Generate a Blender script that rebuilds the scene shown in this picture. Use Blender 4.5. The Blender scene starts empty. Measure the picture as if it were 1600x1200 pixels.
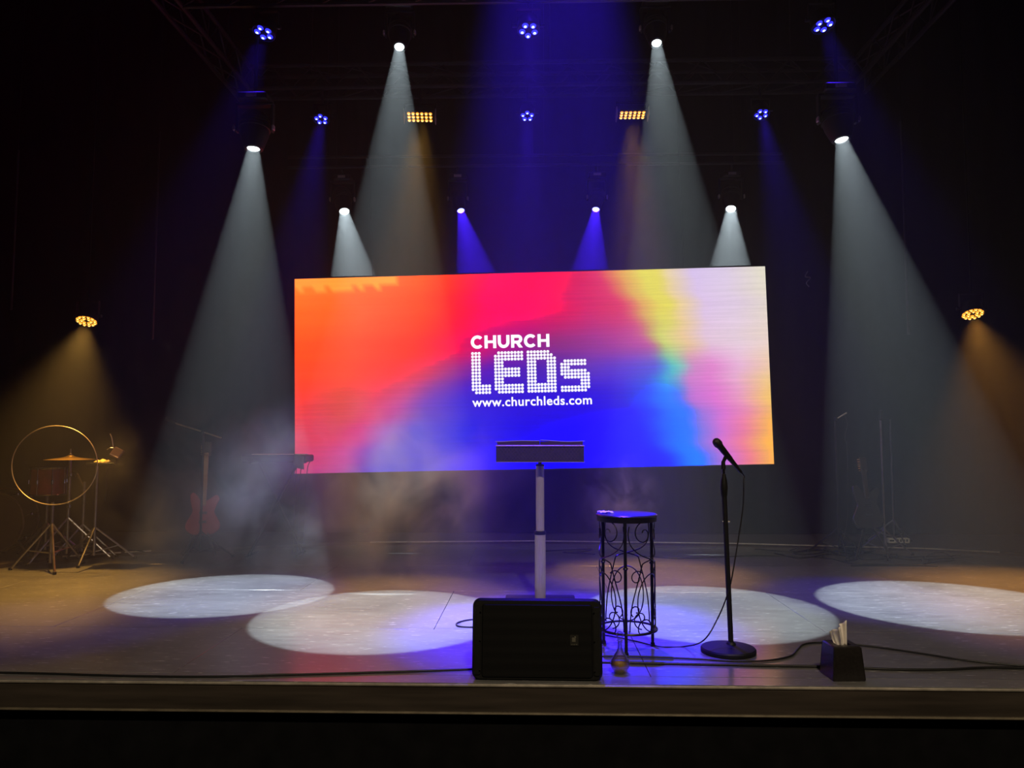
import bpy, math, random
from math import pi, sin, cos, tan, radians as R
from mathutils import Vector as V, Matrix as M
random.seed(7)
S = bpy.context.scene
COL = S.collection

# ------------------------------------------------------------------ camera, world, exposure
FPX, EYE, YAW, PIT = 1200.0, 1.2, R(1.6), math.atan(85/1200)
cam = bpy.data.objects.new('camera', bpy.data.cameras.new('camera')); COL.objects.link(cam)
cam.location = (0, 0, EYE); cam.rotation_euler = (pi/2+PIT, 0, YAW)
cam.data.sensor_width = 36; cam.data.lens = 36*FPX/1600; cam.data.clip_start = .05; cam.data.clip_end = 100
S.camera = cam
S.view_settings.view_transform = 'Standard'; S.view_settings.look = 'None'
S.view_settings.gamma = 1; S.view_settings.use_curve_mapping = False
S.view_settings.exposure = 0.0
w = bpy.data.worlds.new('world'); S.world = w; w.use_nodes = True
w.node_tree.nodes['Background'].inputs[0].default_value = (.01, .01, .013, 1)
w.node_tree.nodes['Background'].inputs[1].default_value = .05
cy = S.cycles
cy.use_denoising = True; cy.use_adaptive_sampling = True; cy.adaptive_threshold = .02; cy.adaptive_min_samples = 24; cy.use_light_tree = True
cy.max_bounces = 5; cy.diffuse_bounces = 2; cy.glossy_bounces = 3; cy.transmission_bounces = 5
cy.transparent_max_bounces = 8; cy.volume_bounces = 0
cy.sample_clamp_indirect = 3; cy.caustics_reflective = False; cy.caustics_refractive = False
HAZE_DENSITY = .017
WHITE = (.80, .95, 1.0); BLUE = (.05, .012, 1.0); AMBER = (1.0, .50, .07)

def add_spot(name, loc, target, half, power, color, radius=.03, blend=.12, parent=None):
    d = bpy.data.lights.new(name, 'SPOT'); o = bpy.data.objects.new(name, d); COL.objects.link(o)
    o.location = loc; o.rotation_euler = (V(target)-V(loc)).to_track_quat('-Z', 'Y').to_euler()
    d.energy = power; d.color = color; d.spot_size = 2*half; d.spot_blend = blend; d.shadow_soft_size = radius
    if parent:
        bpy.context.view_layer.update()
        o.parent = parent; o.matrix_parent_inverse = parent.matrix_world.inverted()
    return o
# added warm lamp behind the camera, unseen, lights stage lip, lectern and tissue
add_spot('added_warm_lamp', (1.2, -2.6, 7.0), (.3, 4.7, .1), R(26), 1450, (1, .80, .54), .15, .6)
# added blue lamp out of view overhead, gives the blue patch on the boards
add_spot('added_blue_lamp', (.16, 6.4, 8.9), (.18, 5.0, 0), R(8.0), 32000, BLUE, .06, .8)

# ------------------------------------------------------------------ helpers
fw = V((-sin(YAW)*cos(PIT), cos(YAW)*cos(PIT), sin(PIT))); rt = V((cos(YAW), sin(YAW), 0)); up = rt.cross(fw)
def at(u, v, Y):
    d = fw + rt*((u-800)/FPX) + up*((600-v)/FPX)
    return V((0, 0, EYE)) + d*(Y/d.y)
def fl(u, v, z=0.0):
    d = fw + rt*((u-800)/FPX) + up*((600-v)/FPX)
    return V((0, 0, EYE)) + d*((z-EYE)/d.z)

def obj(name, data, parent=None, loc=None, rot=None, mat=None):
    o = bpy.data.objects.new(name, data); COL.objects.link(o)
    if mat is not None and data is not None:
        data.materials.clear(); data.materials.append(mat)
    if parent is not None: o.parent = parent
    if loc is not None: o.location = loc
    if rot is not None: o.rotation_euler = rot
    return o
def tag(o, label=None, cat=None, group=None, kind=None):
    for k, v in (('label', label), ('category', cat), ('group', group), ('kind', kind)):
        if v: o[k] = v
    return o
def thing(name, label, cat, loc=(0, 0, 0), rot=(0, 0, 0), group=None):
    return tag(obj(name, None, None, loc, rot), label, cat, group)
def copy_tree(o, parent=None):
    c = o.copy(); COL.objects.link(c)
    if o.data and o.type == 'LIGHT': c.data = o.data.copy()
    if parent is not None: c.parent = parent
    for ch in list(o.children): copy_tree(ch, c)
    return c

class MB:
    def __init__(s): s.v = []; s.f = []
    def add(s, vs, fs, m=None):
        b = len(s.v)
        s.v += [tuple(m @ V(p)) if m else tuple(p) for p in vs]
        s.f += [tuple(i+b for i in f) for f in fs]; return s
    def box(s, c, d, m=None, bev=0.0):
        x, y, z = d[0]/2, d[1]/2, d[2]/2; c = V(c)
        if bev <= 0:
            vs = [c+V((i*x, j*y, k*z)) for i in (-1, 1) for j in (-1, 1) for k in (-1, 1)]
            fs = [(0, 1, 3, 2), (4, 6, 7, 5), (0, 4, 5, 1), (2, 3, 7, 6), (0, 2, 6, 4), (1, 5, 7, 3)]
            return s.add(vs, fs, m)
        b = min(bev, x*.9, y*.9, z*.9)      # octagonal chamfer rings
        def ring(z, q):
            X, Y = x-q, y-q
            return [c+V(p) for p in ((X-b, -Y, z), (X, -Y+b, z), (X, Y-b, z), (X-b, Y, z), (-X+b, Y, z), (-X, Y-b, z), (-X, -Y+b, z), (-X+b, -Y, z))]
        rings = [ring(-z, b*.9), ring(-z+b, 0), ring(z-b, 0), ring(z, b*.9)]
        vs = sum(rings, []); fs = [tuple(range(7, -1, -1)), tuple(range(24, 32))]
        for r in range(3):
            for i in range(8): j = (i+1) % 8; fs.append((r*8+i, r*8+j, (r+1)*8+j, (r+1)*8+i))
        return s.add(vs, fs, m)
    def lathe(s, prof, n=24, m=None):      # (r, z) pairs; closes at r = 0
        vs, fs, idx = [], [], []
        for r, z in prof:
            if r < 1e-6: idx.append([len(vs)]*n); vs.append(V((0, 0, z)))
            else:
                idx.append([len(vs)+i for i in range(n)])
                vs += [V((r*cos(2*pi*i/n), r*sin(2*pi*i/n), z)) for i in range(n)]
        for a, b in zip(idx, idx[1:]):
            for i in range(n):
                j = (i+1) % n
                f = []
                for q in (a[i], a[j], b[j], b[i]):
                    if q not in f: f.append(q)
                if len(f) > 2: fs.append(tuple(f))
        return s.add(vs, fs, m)
    def cyl(s, p, q, r, r2=None, n=12):
        p, q = V(p), V(q); d = q-p; L = d.length; r2 = r if r2 is None else r2
        m = M.Translation(p) @ d.to_track_quat('Z', 'Y').to_matrix().to_4x4()
        return s.lathe([(0, 0), (r, 0), (r2, L), (0, L)], n, m)
    def tube(s, pts, r, n=6, closed=False, cap=True):
        P = [V(p) for p in pts]; k = len(P)
        T = []
        for i in range(k):
            a = P[(i-1) % k] if closed or i else P[i]; b = P[(i+1) % k] if closed or i < k-1 else P[i]
            t = b-a; T.append(t.normalized() if t.length > 1e-9 else V((0, 0, 1)))
        u = T[0].orthogonal().normalized(); vs, fs = [], []
        for i in range(k):
            if i:
                u = u - T[i]*u.dot(T[i]); u = u.normalized() if u.length > 1e-6 else T[i].orthogonal().normalized()
            b = T[i].cross(u); rr = r[i] if isinstance(r, (list, tuple)) else r
            vs += [P[i] + (u*cos(2*pi*j/n)+b*sin(2*pi*j/n))*rr for j in range(n)]
        for i in range(k if closed else k-1):
            o2 = ((i+1) % k)*n
            for j in range(n): fs.append((i*n+j, i*n+(j+1) % n, o2+(j+1) % n, o2+j))
        if cap and not closed: fs += [tuple(range(n-1, -1, -1)), tuple(range((k-1)*n, k*n))]
        return s.add(vs, fs)
    def mesh(s, name, ang=35):
        me = bpy.data.meshes.new(name); me.from_pydata(s.v, [], s.f); me.update()
        me.polygons.foreach_set('use_smooth', [True]*len(me.polygons)); me.set_sharp_from_angle(angle=R(ang))
        return me
    def build(s, name, mat, parent=None, loc=None, rot=None, ang=35):
        return obj(name, s.mesh(name, ang), parent, loc, rot, mat)

def smooth_path(pts, n=8):                 # Catmull-Rom through points
    P = [V(p) for p in pts]; P = [P[0]*2-P[1]]+P+[P[-1]*2-P[-2]]; out = []
    for i in range(1, len(P)-2):
        for k in range(n):
            t = k/n; a, b, c, d = P[i-1:i+3]
            out.append(.5*((2*b)+(c-a)*t+(2*a-5*b+4*c-d)*t*t+(3*b-a-3*c+d)*t**3))
    out.append(P[-2]); return out

# ------------------------------------------------------------------ materials
def mat(name, col, rough=.5, metal=0.0, var=.15, scale=30, spec=.5, bump=0.0, emit=None, estr=0.0, stretch=None):
    m = bpy.data.materials.new(name); m.use_nodes = True; nt = m.node_tree; b = nt.nodes['Principled BSDF']
    b.inputs['Roughness'].default_value = rough; b.inputs['Metallic'].default_value = metal
    b.inputs['Specular IOR Level'].default_value = spec
    tc = nt.nodes.new('ShaderNodeTexCoord'); no = nt.nodes.new('ShaderNodeTexNoise'); no.inputs['Scale'].default_value = scale
    no.inputs['Detail'].default_value = 4
    if stretch:
        mp = nt.nodes.new('ShaderNodeMapping'); mp.inputs['Scale'].default_value = stretch
        nt.links.new(tc.outputs['Object'], mp.inputs[0]); nt.links.new(mp.outputs[0], no.inputs[0])
    else: nt.links.new(tc.outputs['Object'], no.inputs[0])
    cr = nt.nodes.new('ShaderNodeValToRGB'); e = cr.color_ramp.elements
    e[0].position = .3; e[1].position = .7
    e[0].color = (*[c*(1-var) for c in col], 1); e[1].color = (*[min(1, c*(1+var)) for c in col], 1)
    nt.links.new(no.outputs[0], cr.inputs[0]); nt.links.new(cr.outputs[0], b.inputs['Base Color'])
    if bump:
        bp = nt.nodes.new('ShaderNodeBump'); bp.inputs['Strength'].default_value = bump; bp.inputs['Distance'].default_value = .005
        nt.links.new(no.outputs[0], bp.inputs['Height']); nt.links.new(bp.outputs[0], b.inputs['Normal'])
    if emit:
        b.inputs['Emission Color'].default_value = (*emit, 1); b.inputs['Emission Strength'].default_value = estr
    return m
def glow(name, col, strength, clear=0.0):
    m = bpy.data.materials.new(name); m.use_nodes = True; nt = m.node_tree; nt.nodes.clear()
    out = nt.nodes.new('ShaderNodeOutputMaterial'); em = nt.nodes.new('ShaderNodeEmission')
    em.inputs[0].default_value = (*col, 1); em.inputs[1].default_value = strength
    if clear:                               # a lit lens that also lets the lamp's beam through
        tr = nt.nodes.new('ShaderNodeBsdfTransparent'); ad = nt.nodes.new('ShaderNodeAddShader')
        nt.links.new(em.outputs[0], ad.inputs[0]); nt.links.new(tr.outputs[0], ad.inputs[1]); nt.links.new(ad.outputs[0], out.inputs[0])
    else: nt.links.new(em.outputs[0], out.inputs[0])
    m.cycles.emission_sampling = 'NONE'
    return m
black_cloth = mat('black cloth', (.006, .006, .007), .95, 0, .3, 8, .1)
wall_paint = mat('black wall paint', (.012, .012, .013), .8, 0, .3, 3, .2)
black_metal = mat('black powder coat', (.007, .007, .0075), .55, 0, .2, 40, .35)
iron = mat('black iron', (.012, .012, .014), .38, .3, .25, 60, bump=.1)
alu = mat('dark truss metal', (.03, .028, .028), .5, .5, .2, 20)
dull_alu = mat('dull aluminium trim', (.50, .45, .38), .5, .5, .25, 12)
plastic = mat('black plastic', (.008, .008, .008), .5, 0, .2, 50, .25, bump=.05)
rubber = mat('black cable rubber', (.010, .010, .011), .45, 0, .2, 60)
chrome = mat('chrome', (.5, .48, .46), .2, 1, .1, 30)
brass = mat('cymbal bronze', (.75, .48, .16), .3, .9, .15, 8, stretch=(1, 1, 12))
pole_grey = mat('brushed grey tube', (.52, .46, .33), .42, .25, .1, 30, stretch=(8, 8, .5))
fascia_mat = mat('brown stained fascia', (.045, .035, .027), .5, 0, .35, 6, stretch=(.3, 1, 4))
tissue_mat = mat('white tissue', (.92, .86, .80), .9, 0, .06, 40, .1)
leather = mat('black leatherette', (.016, .013, .012), .42, 0, .25, 90, bump=.15)
paper = mat('paper', (.62, .58, .55), .8, 0, .08, 30, .2)
lens_white = glow('white lamp lens', (.86, .97, 1), 6, 1)
lens_blue = glow('blue lamp lens', (.02, .02, 1), 3.2)
chip_blue = glow('blue diode', (.35, .45, 1), 4)
lens_blue_clear = glow('blue lamp lens of a moving head', (.25, .3, 1), 4, 1)
lens_amber = glow('amber lamp lens', (1, .36, .03), 1.6)
chip_amber = glow('amber diode', (1, .72, .22), 2.2)

# ------------------------------------------------------------------ setting
def struct(name, mb, m, parent=None):
    o = mb.build(name, m, parent)
    if parent is None: o['kind'] = 'structure'
    return o
XW, YB, ZC, ZF = 7.4, 9.75, 9.2, -.95
struct('wall_back', MB().box((0, YB+.1, 4.1), (2*XW+.4, .2, 10.6)), wall_paint)
struct('wall_left', MB().box((-XW-.1, 1, 4.1), (.2, 17.5, 10.6)), wall_paint)
struct('wall_right', MB().box((XW+.1, 1, 4.1), (.2, 17.5, 10.6)), wall_paint)
struct('wall_front', MB().box((0, -7.8, 4.1), (2*XW+.4, .2, 10.6)), wall_paint)
struct('ceiling', MB().box((0, 1, ZC+.1), (2*XW+.4, 17.8, .2)), wall_paint)
struct('floor', MB().box((0, -2, ZF-.05), (2*XW, 11.8, .1)), mat('hall carpet', (.015, .014, .016), .95, 0, .4, 60, .1))

# stage floor: painted boards
def floor_material():
    m = bpy.data.materials.new('black painted stage boards'); m.use_nodes = True; nt = m.node_tree; b = nt.nodes['Principled BSDF']
    L = nt.links.new; N = nt.nodes.new
    geo = N('ShaderNodeNewGeometry'); mp = N('ShaderNodeMapping'); mp.inputs['Scale'].default_value = (1.2, 9, 1); L(geo.outputs['Position'], mp.inputs[0])
    n1 = N('ShaderNodeTexNoise'); n1.inputs['Scale'].default_value = 3.2; n1.inputs['Detail'].default_value = 8; n1.inputs['Roughness'].default_value = .65; L(mp.outputs[0], n1.inputs[0])
    n2 = N('ShaderNodeTexNoise'); n2.inputs['Scale'].default_value = 1.3; n2.inputs['Detail'].default_value = 3; L(geo.outputs['Position'], n2.inputs[0])
    oi = N('ShaderNodeObjectInfo')
    ad = N('ShaderNodeMath'); ad.operation = 'ADD'; L(n1.outputs[0], ad.inputs[0]); L(n2.outputs[0], ad.inputs[1])
    a2 = N('ShaderNodeMath'); a2.operation = 'MULTIPLY_ADD'; a2.inputs[1].default_value = .22; L(oi.outputs['Random'], a2.inputs[0]); L(ad.outputs[0], a2.inputs[2])
    cr = N('ShaderNodeValToRGB'); e = cr.color_ramp.elements; e[0].position = .72; e[1].position = 1.38
    cr.color_ramp.elements[0].position = .36; cr.color_ramp.elements[1].position = .72
    e[0].color = (.066, .064, .066, 1); e[1].color = (.205, .202, .200, 1)
    hf = N('ShaderNodeMath'); hf.operation = 'MULTIPLY'; hf.inputs[1].default_value = .5; L(a2.outputs[0], hf.inputs[0]); L(hf.outputs[0], cr.inputs[0])
    # pale scuffs and flecks
    sc = N('ShaderNodeMapping'); sc.inputs['Scale'].default_value = (5, 26, 1); sc.inputs['Rotation'].default_value = (0, 0, .25); L(geo.outputs['Position'], sc.inputs[0])
    n3 = N('ShaderNodeTexNoise'); n3.inputs['Scale'].default_value = 2.3; n3.inputs['Detail'].default_value = 6; L(sc.outputs[0], n3.inputs[0])
    c3 = N('ShaderNodeValToRGB'); c3.color_ramp.elements[0].position = .62; c3.color_ramp.elements[1].position = .70; L(n3.outputs[0], c3.inputs[0])
    mx = N('ShaderNodeMix'); mx.data_type = 'RGBA'; L(c3.outputs[0], mx.inputs[0]); L(cr.outputs[0], mx.inputs[6]); mx.inputs[7].default_value = (.42, .41, .40, 1)
    L(mx.outputs[2], b.inputs['Base Color'])
    rr = N('ShaderNodeMapRange'); rr.inputs[1].default_value = .3; rr.inputs[2].default_value = .7; rr.inputs[3].default_value = .45; rr.inputs[4].default_value = .62
    L(n1.outputs[0], rr.inputs[0]); L(rr.outputs[0], b.inputs['Roughness'])
    bp = N('ShaderNodeBump'); bp.inputs['Strength'].default_value = .12; bp.inputs['Distance'].default_value = .004; L(n1.outputs[0], bp.inputs['Height']); L(bp.outputs[0], b.inputs['Normal'])
    b.inputs['IOR'].default_value = 1.6
    b.inputs['Coat Weight'].default_value = 1; b.inputs['Coat IOR'].default_value = 1.6; b.inputs['Coat Roughness'].default_value = .20; L(bp.outputs[0], b.inputs['Coat Normal'])
    return m
stage_mat = floor_material()
YE = 3.86                                   # stage edge
stage = struct('stage_floor', MB().box((0, (YE+YB)/2, -.05), (2*XW, YB-YE, .06)), fascia_mat)
ys = [YE+.13, 4.92, 6.14, 7.36, 8.58, YB]
G = .0035
for r in range(5):
    x = -XW + (-.55 if r % 2 else -1.77) - .0
    while x < XW:
        a, b = max(x, -XW), min(x+2.44, XW); x += 2.44
        if b-a < .05: continue
        MB().box(((a+b)/2, (ys[r]+ys[r+1])/2, -.0105), (b-a-G, ys[r+1]-ys[r]-G, .021), bev=.0012).build('floor_panel', stage_mat, stage)
MB().box((0, YE+.065, -.0105), (2*XW, .125, .021), bev=.002).build('nosing_board', stage_mat, stage)
struct('trim_1', MB().box((0, YE-.004, -.009), (2*XW, .014, .016), bev=.005), dull_alu)
struct('trim_2', MB().box((0, YE-.010, -.140), (2*XW, .022, .011), bev=.004), mat('dark bronze trim', (.20, .17, .12), .5, .4, .25, 12))
struct('trim_3', MB().box((0, YE+.01, -.078), (2*XW, .03, .118)), fascia_mat)
struct('stage_wall', MB().box((0, YE+.06, -.55), (2*XW, .04, .8)), black_cloth)
# low riser round the back of the stage with metal nosing strips
poly = [(-7.3, 5.0), (-4.94, 7.06), (-4.78, 7.50), (-4.2, 7.88), (-2.3, 8.66), (0, 8.87), (2.2, 8.72), (4.15, 8.38), (5.0, 8.05), (7.3, 6.0)]
rm = MB(); n = len(poly); RZ = .035
vs = [(x, y, 0) for x, y in poly]+[(x, y, RZ) for x, y in poly]+[(x, YB, 0) for x, y in poly]+[(x, YB, RZ) for x, y in poly]
fs = []
for i in range(n-1):
    fs += [(i, i+1, n+i+1, n+i), (n+i, n+i+1, 3*n+i+1, 3*n+i)]
rm.add(vs, fs); struct('stage_riser', rm, mat('dark riser carpet', (.05, .035, .035), .8, 0, .3, 40))
for k, (i, f0, f1) in enumerate(((0, .2, .98), (2, .2, .95), (3, 0, .12), (4, .2, 1), (5, 0, 1), (6, 0, 1), (7, 0, .75), (8, .0, .8))):
    a, b = V((*poly[i], RZ)), V((*poly[i+1], RZ)); p, q = a.lerp(b, f0), a.lerp(b, f1)
    d = (q-p); L = d.length; nrm = V((d.y, -d.x, 0)).normalized()
    struct('trim_%d' % (k+4), MB().box((0, 0, 0), (L, .035, .012), M.Translation((p+q)/2+nrm*.008) @ M.Rotation(math.atan2(d.y, d.x), 4, 'Z'), bev=.004), dull_alu)

# black pleated backdrop curtain
cm = MB(); nx = 420; X0, X1 = -7.2, 7.2
row = [(X0+(X1-X0)*i/nx, 9.5+.02*sin(i*.55)+.02*sin(i*.17)) for i in range(nx+1)]
cm.add([(x, y, RZ+.01) for x, y in row]+[(x, y, 9.1) for x, y in row], [(i, i+1, nx+2+i, nx+1+i) for i in range(nx)])
tag(cm.build('stage_curtain', black_cloth, ang=80), 'black pleated curtain hanging across the whole back of the stage', 'curtain')

# ------------------------------------------------------------------ LED screen
SW, SH = 5.085, 2.11
scr = thing('led_screen', 'huge lit LED screen glowing orange, red, blue and yellow behind the lectern', 'screen', (-.034, 8.2, 1.932), (0, -.0215, 0))
ROWS = [
 (0,  [(0,255,140,35),(.12,252,122,50),(.27,252,92,22),(.36,254,50,28),(.43,252,22,62),(.50,255,14,10),(.56,245,20,32),(.61,226,36,62),(.65,226,58,84), (.675,228,120,70),(.70,228,165,65),(.745,226,216,70),(.775,226,214,75),(.80,230,208,165),(.85,215,192,236),(.92,222,205,232),(1,232,226,205)]),
 (.2, [(0,250,106,25),(.14,247,98,48),(.27,251,62,12),(.34,251,28,25),(.40,250,8,58),(.48,250,6,46),(.55,235,20,52),(.62,214,44,82),(.69,220,60,92), (.705,222,85,90),(.735,222,165,75),(.77,226,212,75),(.79,226,214,80),(.815,234,205,150),(.865,222,195,232),(.93,226,205,228),(1,230,218,205)]),
 (.38,[(0,246,84,20),(.13,241,78,42),(.25,250,44,28),(.32,247,12,55),(.40,212,10,92),(.49,150,20,122),(.57,140,48,112),(.65,156,60,140),(.73,180,70,150), (.755,190,90,145),(.77,190,150,110),(.785,200,208,105),(.80,212,206,120),(.835,232,195,150),(.88,228,196,218),(.94,230,205,220),(1,236,214,205)]),
 (.5, [(0,242,76,34),(.10,238,74,46),(.20,242,48,56),(.27,226,48,92),(.33,160,46,134),(.40,85,22,175),(.50,72,28,165),(.60,95,50,176),(.70,90,60,205), (.755,85,85,212),(.775,70,140,210),(.793,85,195,190),(.81,130,190,185),(.832,205,135,195),(.87,226,130,205),(.93,235,182,218),(1,242,208,170)]),
 (.65,[(0,236,66,52),(.10,228,64,62),(.17,228,52,100),(.23,198,60,148),(.28,120,58,188),(.36,60,38,210),(.47,42,18,204),(.60,34,8,216),(.69,40,24,218), (.745,20,70,235),(.77,15,105,245),(.79,20,120,248),(.815,70,115,235),(.84,195,110,210),(.89,224,115,208),(.94,232,155,195),(1,247,200,115)]),
 (.8, [(0,230,62,78),(.08,224,62,98),(.14,216,62,146),(.19,150,64,190),(.25,66,60,214),(.35,44,42,224),(.50,20,4,228),(.64,14,0,242),(.72,8,16,247), (.745,5,50,250),(.77,0,85,252),(.80,0,110,253),(.825,30,115,250),(.85,125,115,232),(.895,215,112,212),(.94,238,125,165),(1,250,188,80)]),
 (1,  [(0,226,56,108),(.05,224,60,145),(.10,198,66,182),(.14,110,66,204),(.20,54,54,220),(.30,36,38,230),(.45,14,4,238),(.64,8,0,251),(.765,4,14,253), (.785,2,30,252),(.80,0,70,254),(.825,0,118,255),(.85,10,125,254),(.87,110,112,238),(.91,214,108,208),(.95,240,125,140),(1,249,186,75)])]
def lin(c): c /= 255; return c/12.92 if c <= .04045 else ((c+.055)/1.055)**2.4
def screen_col(u, v):
    for (v0, a), (v1, b) in zip(ROWS, ROWS[1:]):
        if v <= v1: break
    t = (v-v0)/(v1-v0); t = t*t*(3-2*t)*.4+t*.6
    k = [tuple(p+(q-p)*t for p, q in zip(x, y)) for x, y in zip(a, b)]
    u += .006*sin(v*23)+.004*sin(v*57+1)
    for p, q in zip(k, k[1:]):
        if u <= q[0]: break
    s = min(1, max(0, (u-p[0])/(q[0]-p[0])))
    c = [p[i]+(q[i]-p[i])*s for i in (1, 2, 3)]
    if u < .22 and v < .04+.03*random.random(): c = [255, 165, 60]
    c = [lin(x) for x in c]            # over-bright primaries clip to full, as a lit screen does in the dark
    mxc, mnc = max(c), min(c); sat = max(0, min(1, ((mxc-mnc)/mxc-.90)/.09)); f = max(0, min(1, (mxc-.76)/.2)); f = f*f*(3-2*f)
    return [x*(1+(3.6 if k == 2 else 1.3)*f*sat) if x == mxc else x for k, x in enumerate(c)]
nu, nv = 84, 36
vs, cols = [], []
for j in range(nv+1):
    for i in range(nu+1):
        vs.append(((i/nu-.5)*SW, 0, (.5-j/nv)*SH)); cols.append(screen_col(i/nu, j/nv))
fs = [(j*(nu+1)+i, (j+1)*(nu+1)+i, (j+1)*(nu+1)+i+1, j*(nu+1)+i+1) for j in range(nv) for i in range(nu)]
me = bpy.data.meshes.new('screen_face'); me.from_pydata(vs, [], fs); me.update()
ca = me.color_attributes.new('picture', 'FLOAT_COLOR', 'POINT')
for k, c in enumerate(cols): ca.data[k].color = (*c, 1)
m = bpy.data.materials.new('lit LED screen'); m.use_nodes = True; nt = m.node_tree; nt.nodes.clear()
out = nt.nodes.new('ShaderNodeOutputMaterial'); em = nt.nodes.new('ShaderNodeEmission'); at_ = nt.nodes.new('ShaderNodeAttribute'); at_.attribute_name = 'picture'
tc = nt.nodes.new('ShaderNodeTexCoord'); mp = nt.nodes.new('ShaderNodeMapping'); mp.inputs['Scale'].default_value = (1.1, 1, 46)
no = nt.nodes.new('ShaderNodeTexNoise'); no.inputs['Scale'].default_value = 1.0; no.inputs['Detail'].default_value = 2
mr = nt.nodes.new('ShaderNodeMapRange'); mr.inputs[1].default_value = .35; mr.inputs[2].default_value = .72; mr.inputs[3].default_value = .98; mr.inputs[4].default_value = 1.10
for a, b in ((tc.outputs['Object'], mp.inputs[0]), (mp.outputs[0], no.inputs[0]), (no.outputs[0], mr.inputs[0]), (mr.outputs[0], em.inputs[1]), (at_.outputs['Color'], em.inputs[0]), (em.outputs[0], out.inputs[0])): nt.links.new(a, b)
SCREEN_MAT = m
obj('screen_face', me, scr, mat=m)
MB().box((0, .05, 0), (SW+.012, .09, SH+.012), bev=.004).build('cabinet', black_metal, scr)
edge = MB()
edge.box((-SW/2-.008, .03, 0), (.012, .07, SH+.03)).box((SW/2+.008, .03, 0), (.012, .07, SH+.03)).box((0, .03, SH/2+.008), (SW+.03, .07, .012)).box((0, .03, -SH/2-.008), (SW+.03, .07, .012))
edge.build('bezel', black_metal, scr)
MB().box((0, .12, .7), (4.2, .06, .08)).build('hanging_rail', black_metal, scr)
for x in (-1.7, 1.7): MB().cyl((x, .12, .72), (x-.03, .0, 3.0), .005, n=6).build('hanging_cable', black_metal, scr)
white_em = glow('white screen lettering', (.95, .92, 1), 1.25)
def sp(u, v):                                # photo point -> screen-plane x, z
    p = at(u, v, 8.2)-V((-.034, 8.2, 1.932)); a = -.0215
    return (p.x*cos(a)-p.z*sin(a), p.x*sin(a)+p.z*cos(a))
KS = 8.2/FPX                                  # metres per photo pixel on the screen
# bold capitals CHURCH drawn as thick strokes
lm = MB(); yy = -.004
x0, z0 = sp(736, 545); cap = 20.5*KS; sw = 5.0*KS
def bar(x, z, wd, ht):
    lm.add([(x, yy, z), (x+wd, yy, z), (x+wd, yy, z+ht), (x, yy, z+ht)], [(0, 1, 2, 3)])
def ringarc(cx, cz, rx, rz, a0, a1, wd, n=18):
    vs = []
    for i in range(n+1):
        a = a0+(a1-a0)*i/n
        vs += [(cx+rx*cos(a), yy, cz+rz*sin(a)), (cx+(rx-wd)*cos(a), yy, cz+(rz-wd)*sin(a))]
    lm.add(vs, [(2*i, 2*i+2, 2*i+3, 2*i+1) for i in range(n)])
x = x0
for ch in 'CHURCH':
    if ch == 'C':
        wd = 19*KS; ringarc(x+cap/2, z0+cap/2, cap/2*1.02, cap/2*1.04, R(42), R(318), sw); x += wd
    elif ch == 'H':
        wd = 18.5*KS; bar(x, z0, sw, cap); bar(x+wd-sw, z0, sw, cap); bar(x+sw, z0+cap/2-sw*.42, wd-2*sw, sw*.84); x += wd
    elif ch == 'U':
        wd = 18.5*KS; q = wd/2; bar(x, z0+q, sw, cap-q); bar(x+wd-sw, z0+q, sw, cap-q); ringarc(x+q, z0+q, q, q*1.02, R(180), R(360), sw); x += wd
    elif ch == 'R':
        wd = 18*KS; bar(x, z0, sw, cap); h = cap*.68; c = z0+cap-h/2
        bar(x+sw, z0+cap-sw, wd*.3, sw); bar(x+sw, z0+cap-h, wd*.3, sw*.9); ringarc(x+wd-h/2-.2*KS, c, h/2, h/2, R(-90), R(90), sw)
        bar(x+sw, z0+cap-sw, wd-h/2-sw, sw); bar(x+sw, z0+cap-h, wd-h/2-sw, sw*.9)
        lm.add([(x+wd*.42, yy, z0+cap*.36), (x+wd*.42+sw*1.15, yy, z0+cap*.36), (x+wd+.4*KS, yy, z0), (x+wd-sw*1.15, yy, z0)], [(0, 1, 2, 3)]); x += wd
    x += 2.4*KS
lm.build('headline_lettering', white_em, scr)
DOTS = {'L': ["###....", "###....", "###....", "###....", "###....", "###....", "###....", "###....", "###....", "###....", "######.", "######.", ".#####."],
 'E': [".########", "#########", "#########", "###......", "###......", "########.", "########.", "########.", "###......", "###......", "#########", "#########", ".########"],
 'D': ["#######..", "########.", "#########", "###...###", "###...###", "###...###", "###...###", "###...###", "###...###", "###...###", "#########", "#########", "#########"],
 's': [".#######.", "########.", "###......", "########.", "#########", ".########", "......###", "......###", "#########", "########."]}
DOTS['s'] = [".#######.", "########.", "###......", "########.", "#########", ".########", "......###", "......###", "#########", "########."]
pit = 5.16*KS
for ch, u, v in (('L', 738.4, 552.5), ('E', 774, 551.5), ('D', 825, 550), ('s', 877.5, 564)):
    d = MB(); bx, bz = sp(u, v)
    for r, line in enumerate(DOTS[ch]):
        for c, k in enumerate(line):
            if k == '#':
                X, Z = bx+c*pit, bz-r*pit; rr = pit*.455
                d.add([(X+rr*cos(2*pi*q/10), yy, Z+rr*sin(2*pi*q/10)) for q in range(10)], [tuple(range(10))])
    o = d.build('dot_letter', white_em, scr); o['kind'] = 'stuff'
cu = bpy.data.curves.new('web', 'FONT'); cu.body = 'www.churchleds.com'; cu.size = 1; cu.offset = .018; cu.space_character = 1.06; cu.resolution_u = 4
to = bpy.data.objects.new('web', cu); COL.objects.link(to); bpy.context.view_layer.update()
tm = bpy.data.meshes.new_from_object(to.evaluated_get(bpy.context.evaluated_depsgraph_get())); bpy.data.objects.remove(to)
xs = [p.co.x for p in tm.vertices]; sc_ = 187*KS/(max(xs)-min(xs)); bx, bz = sp(738, 635.5); mx_ = min(xs)
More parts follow.
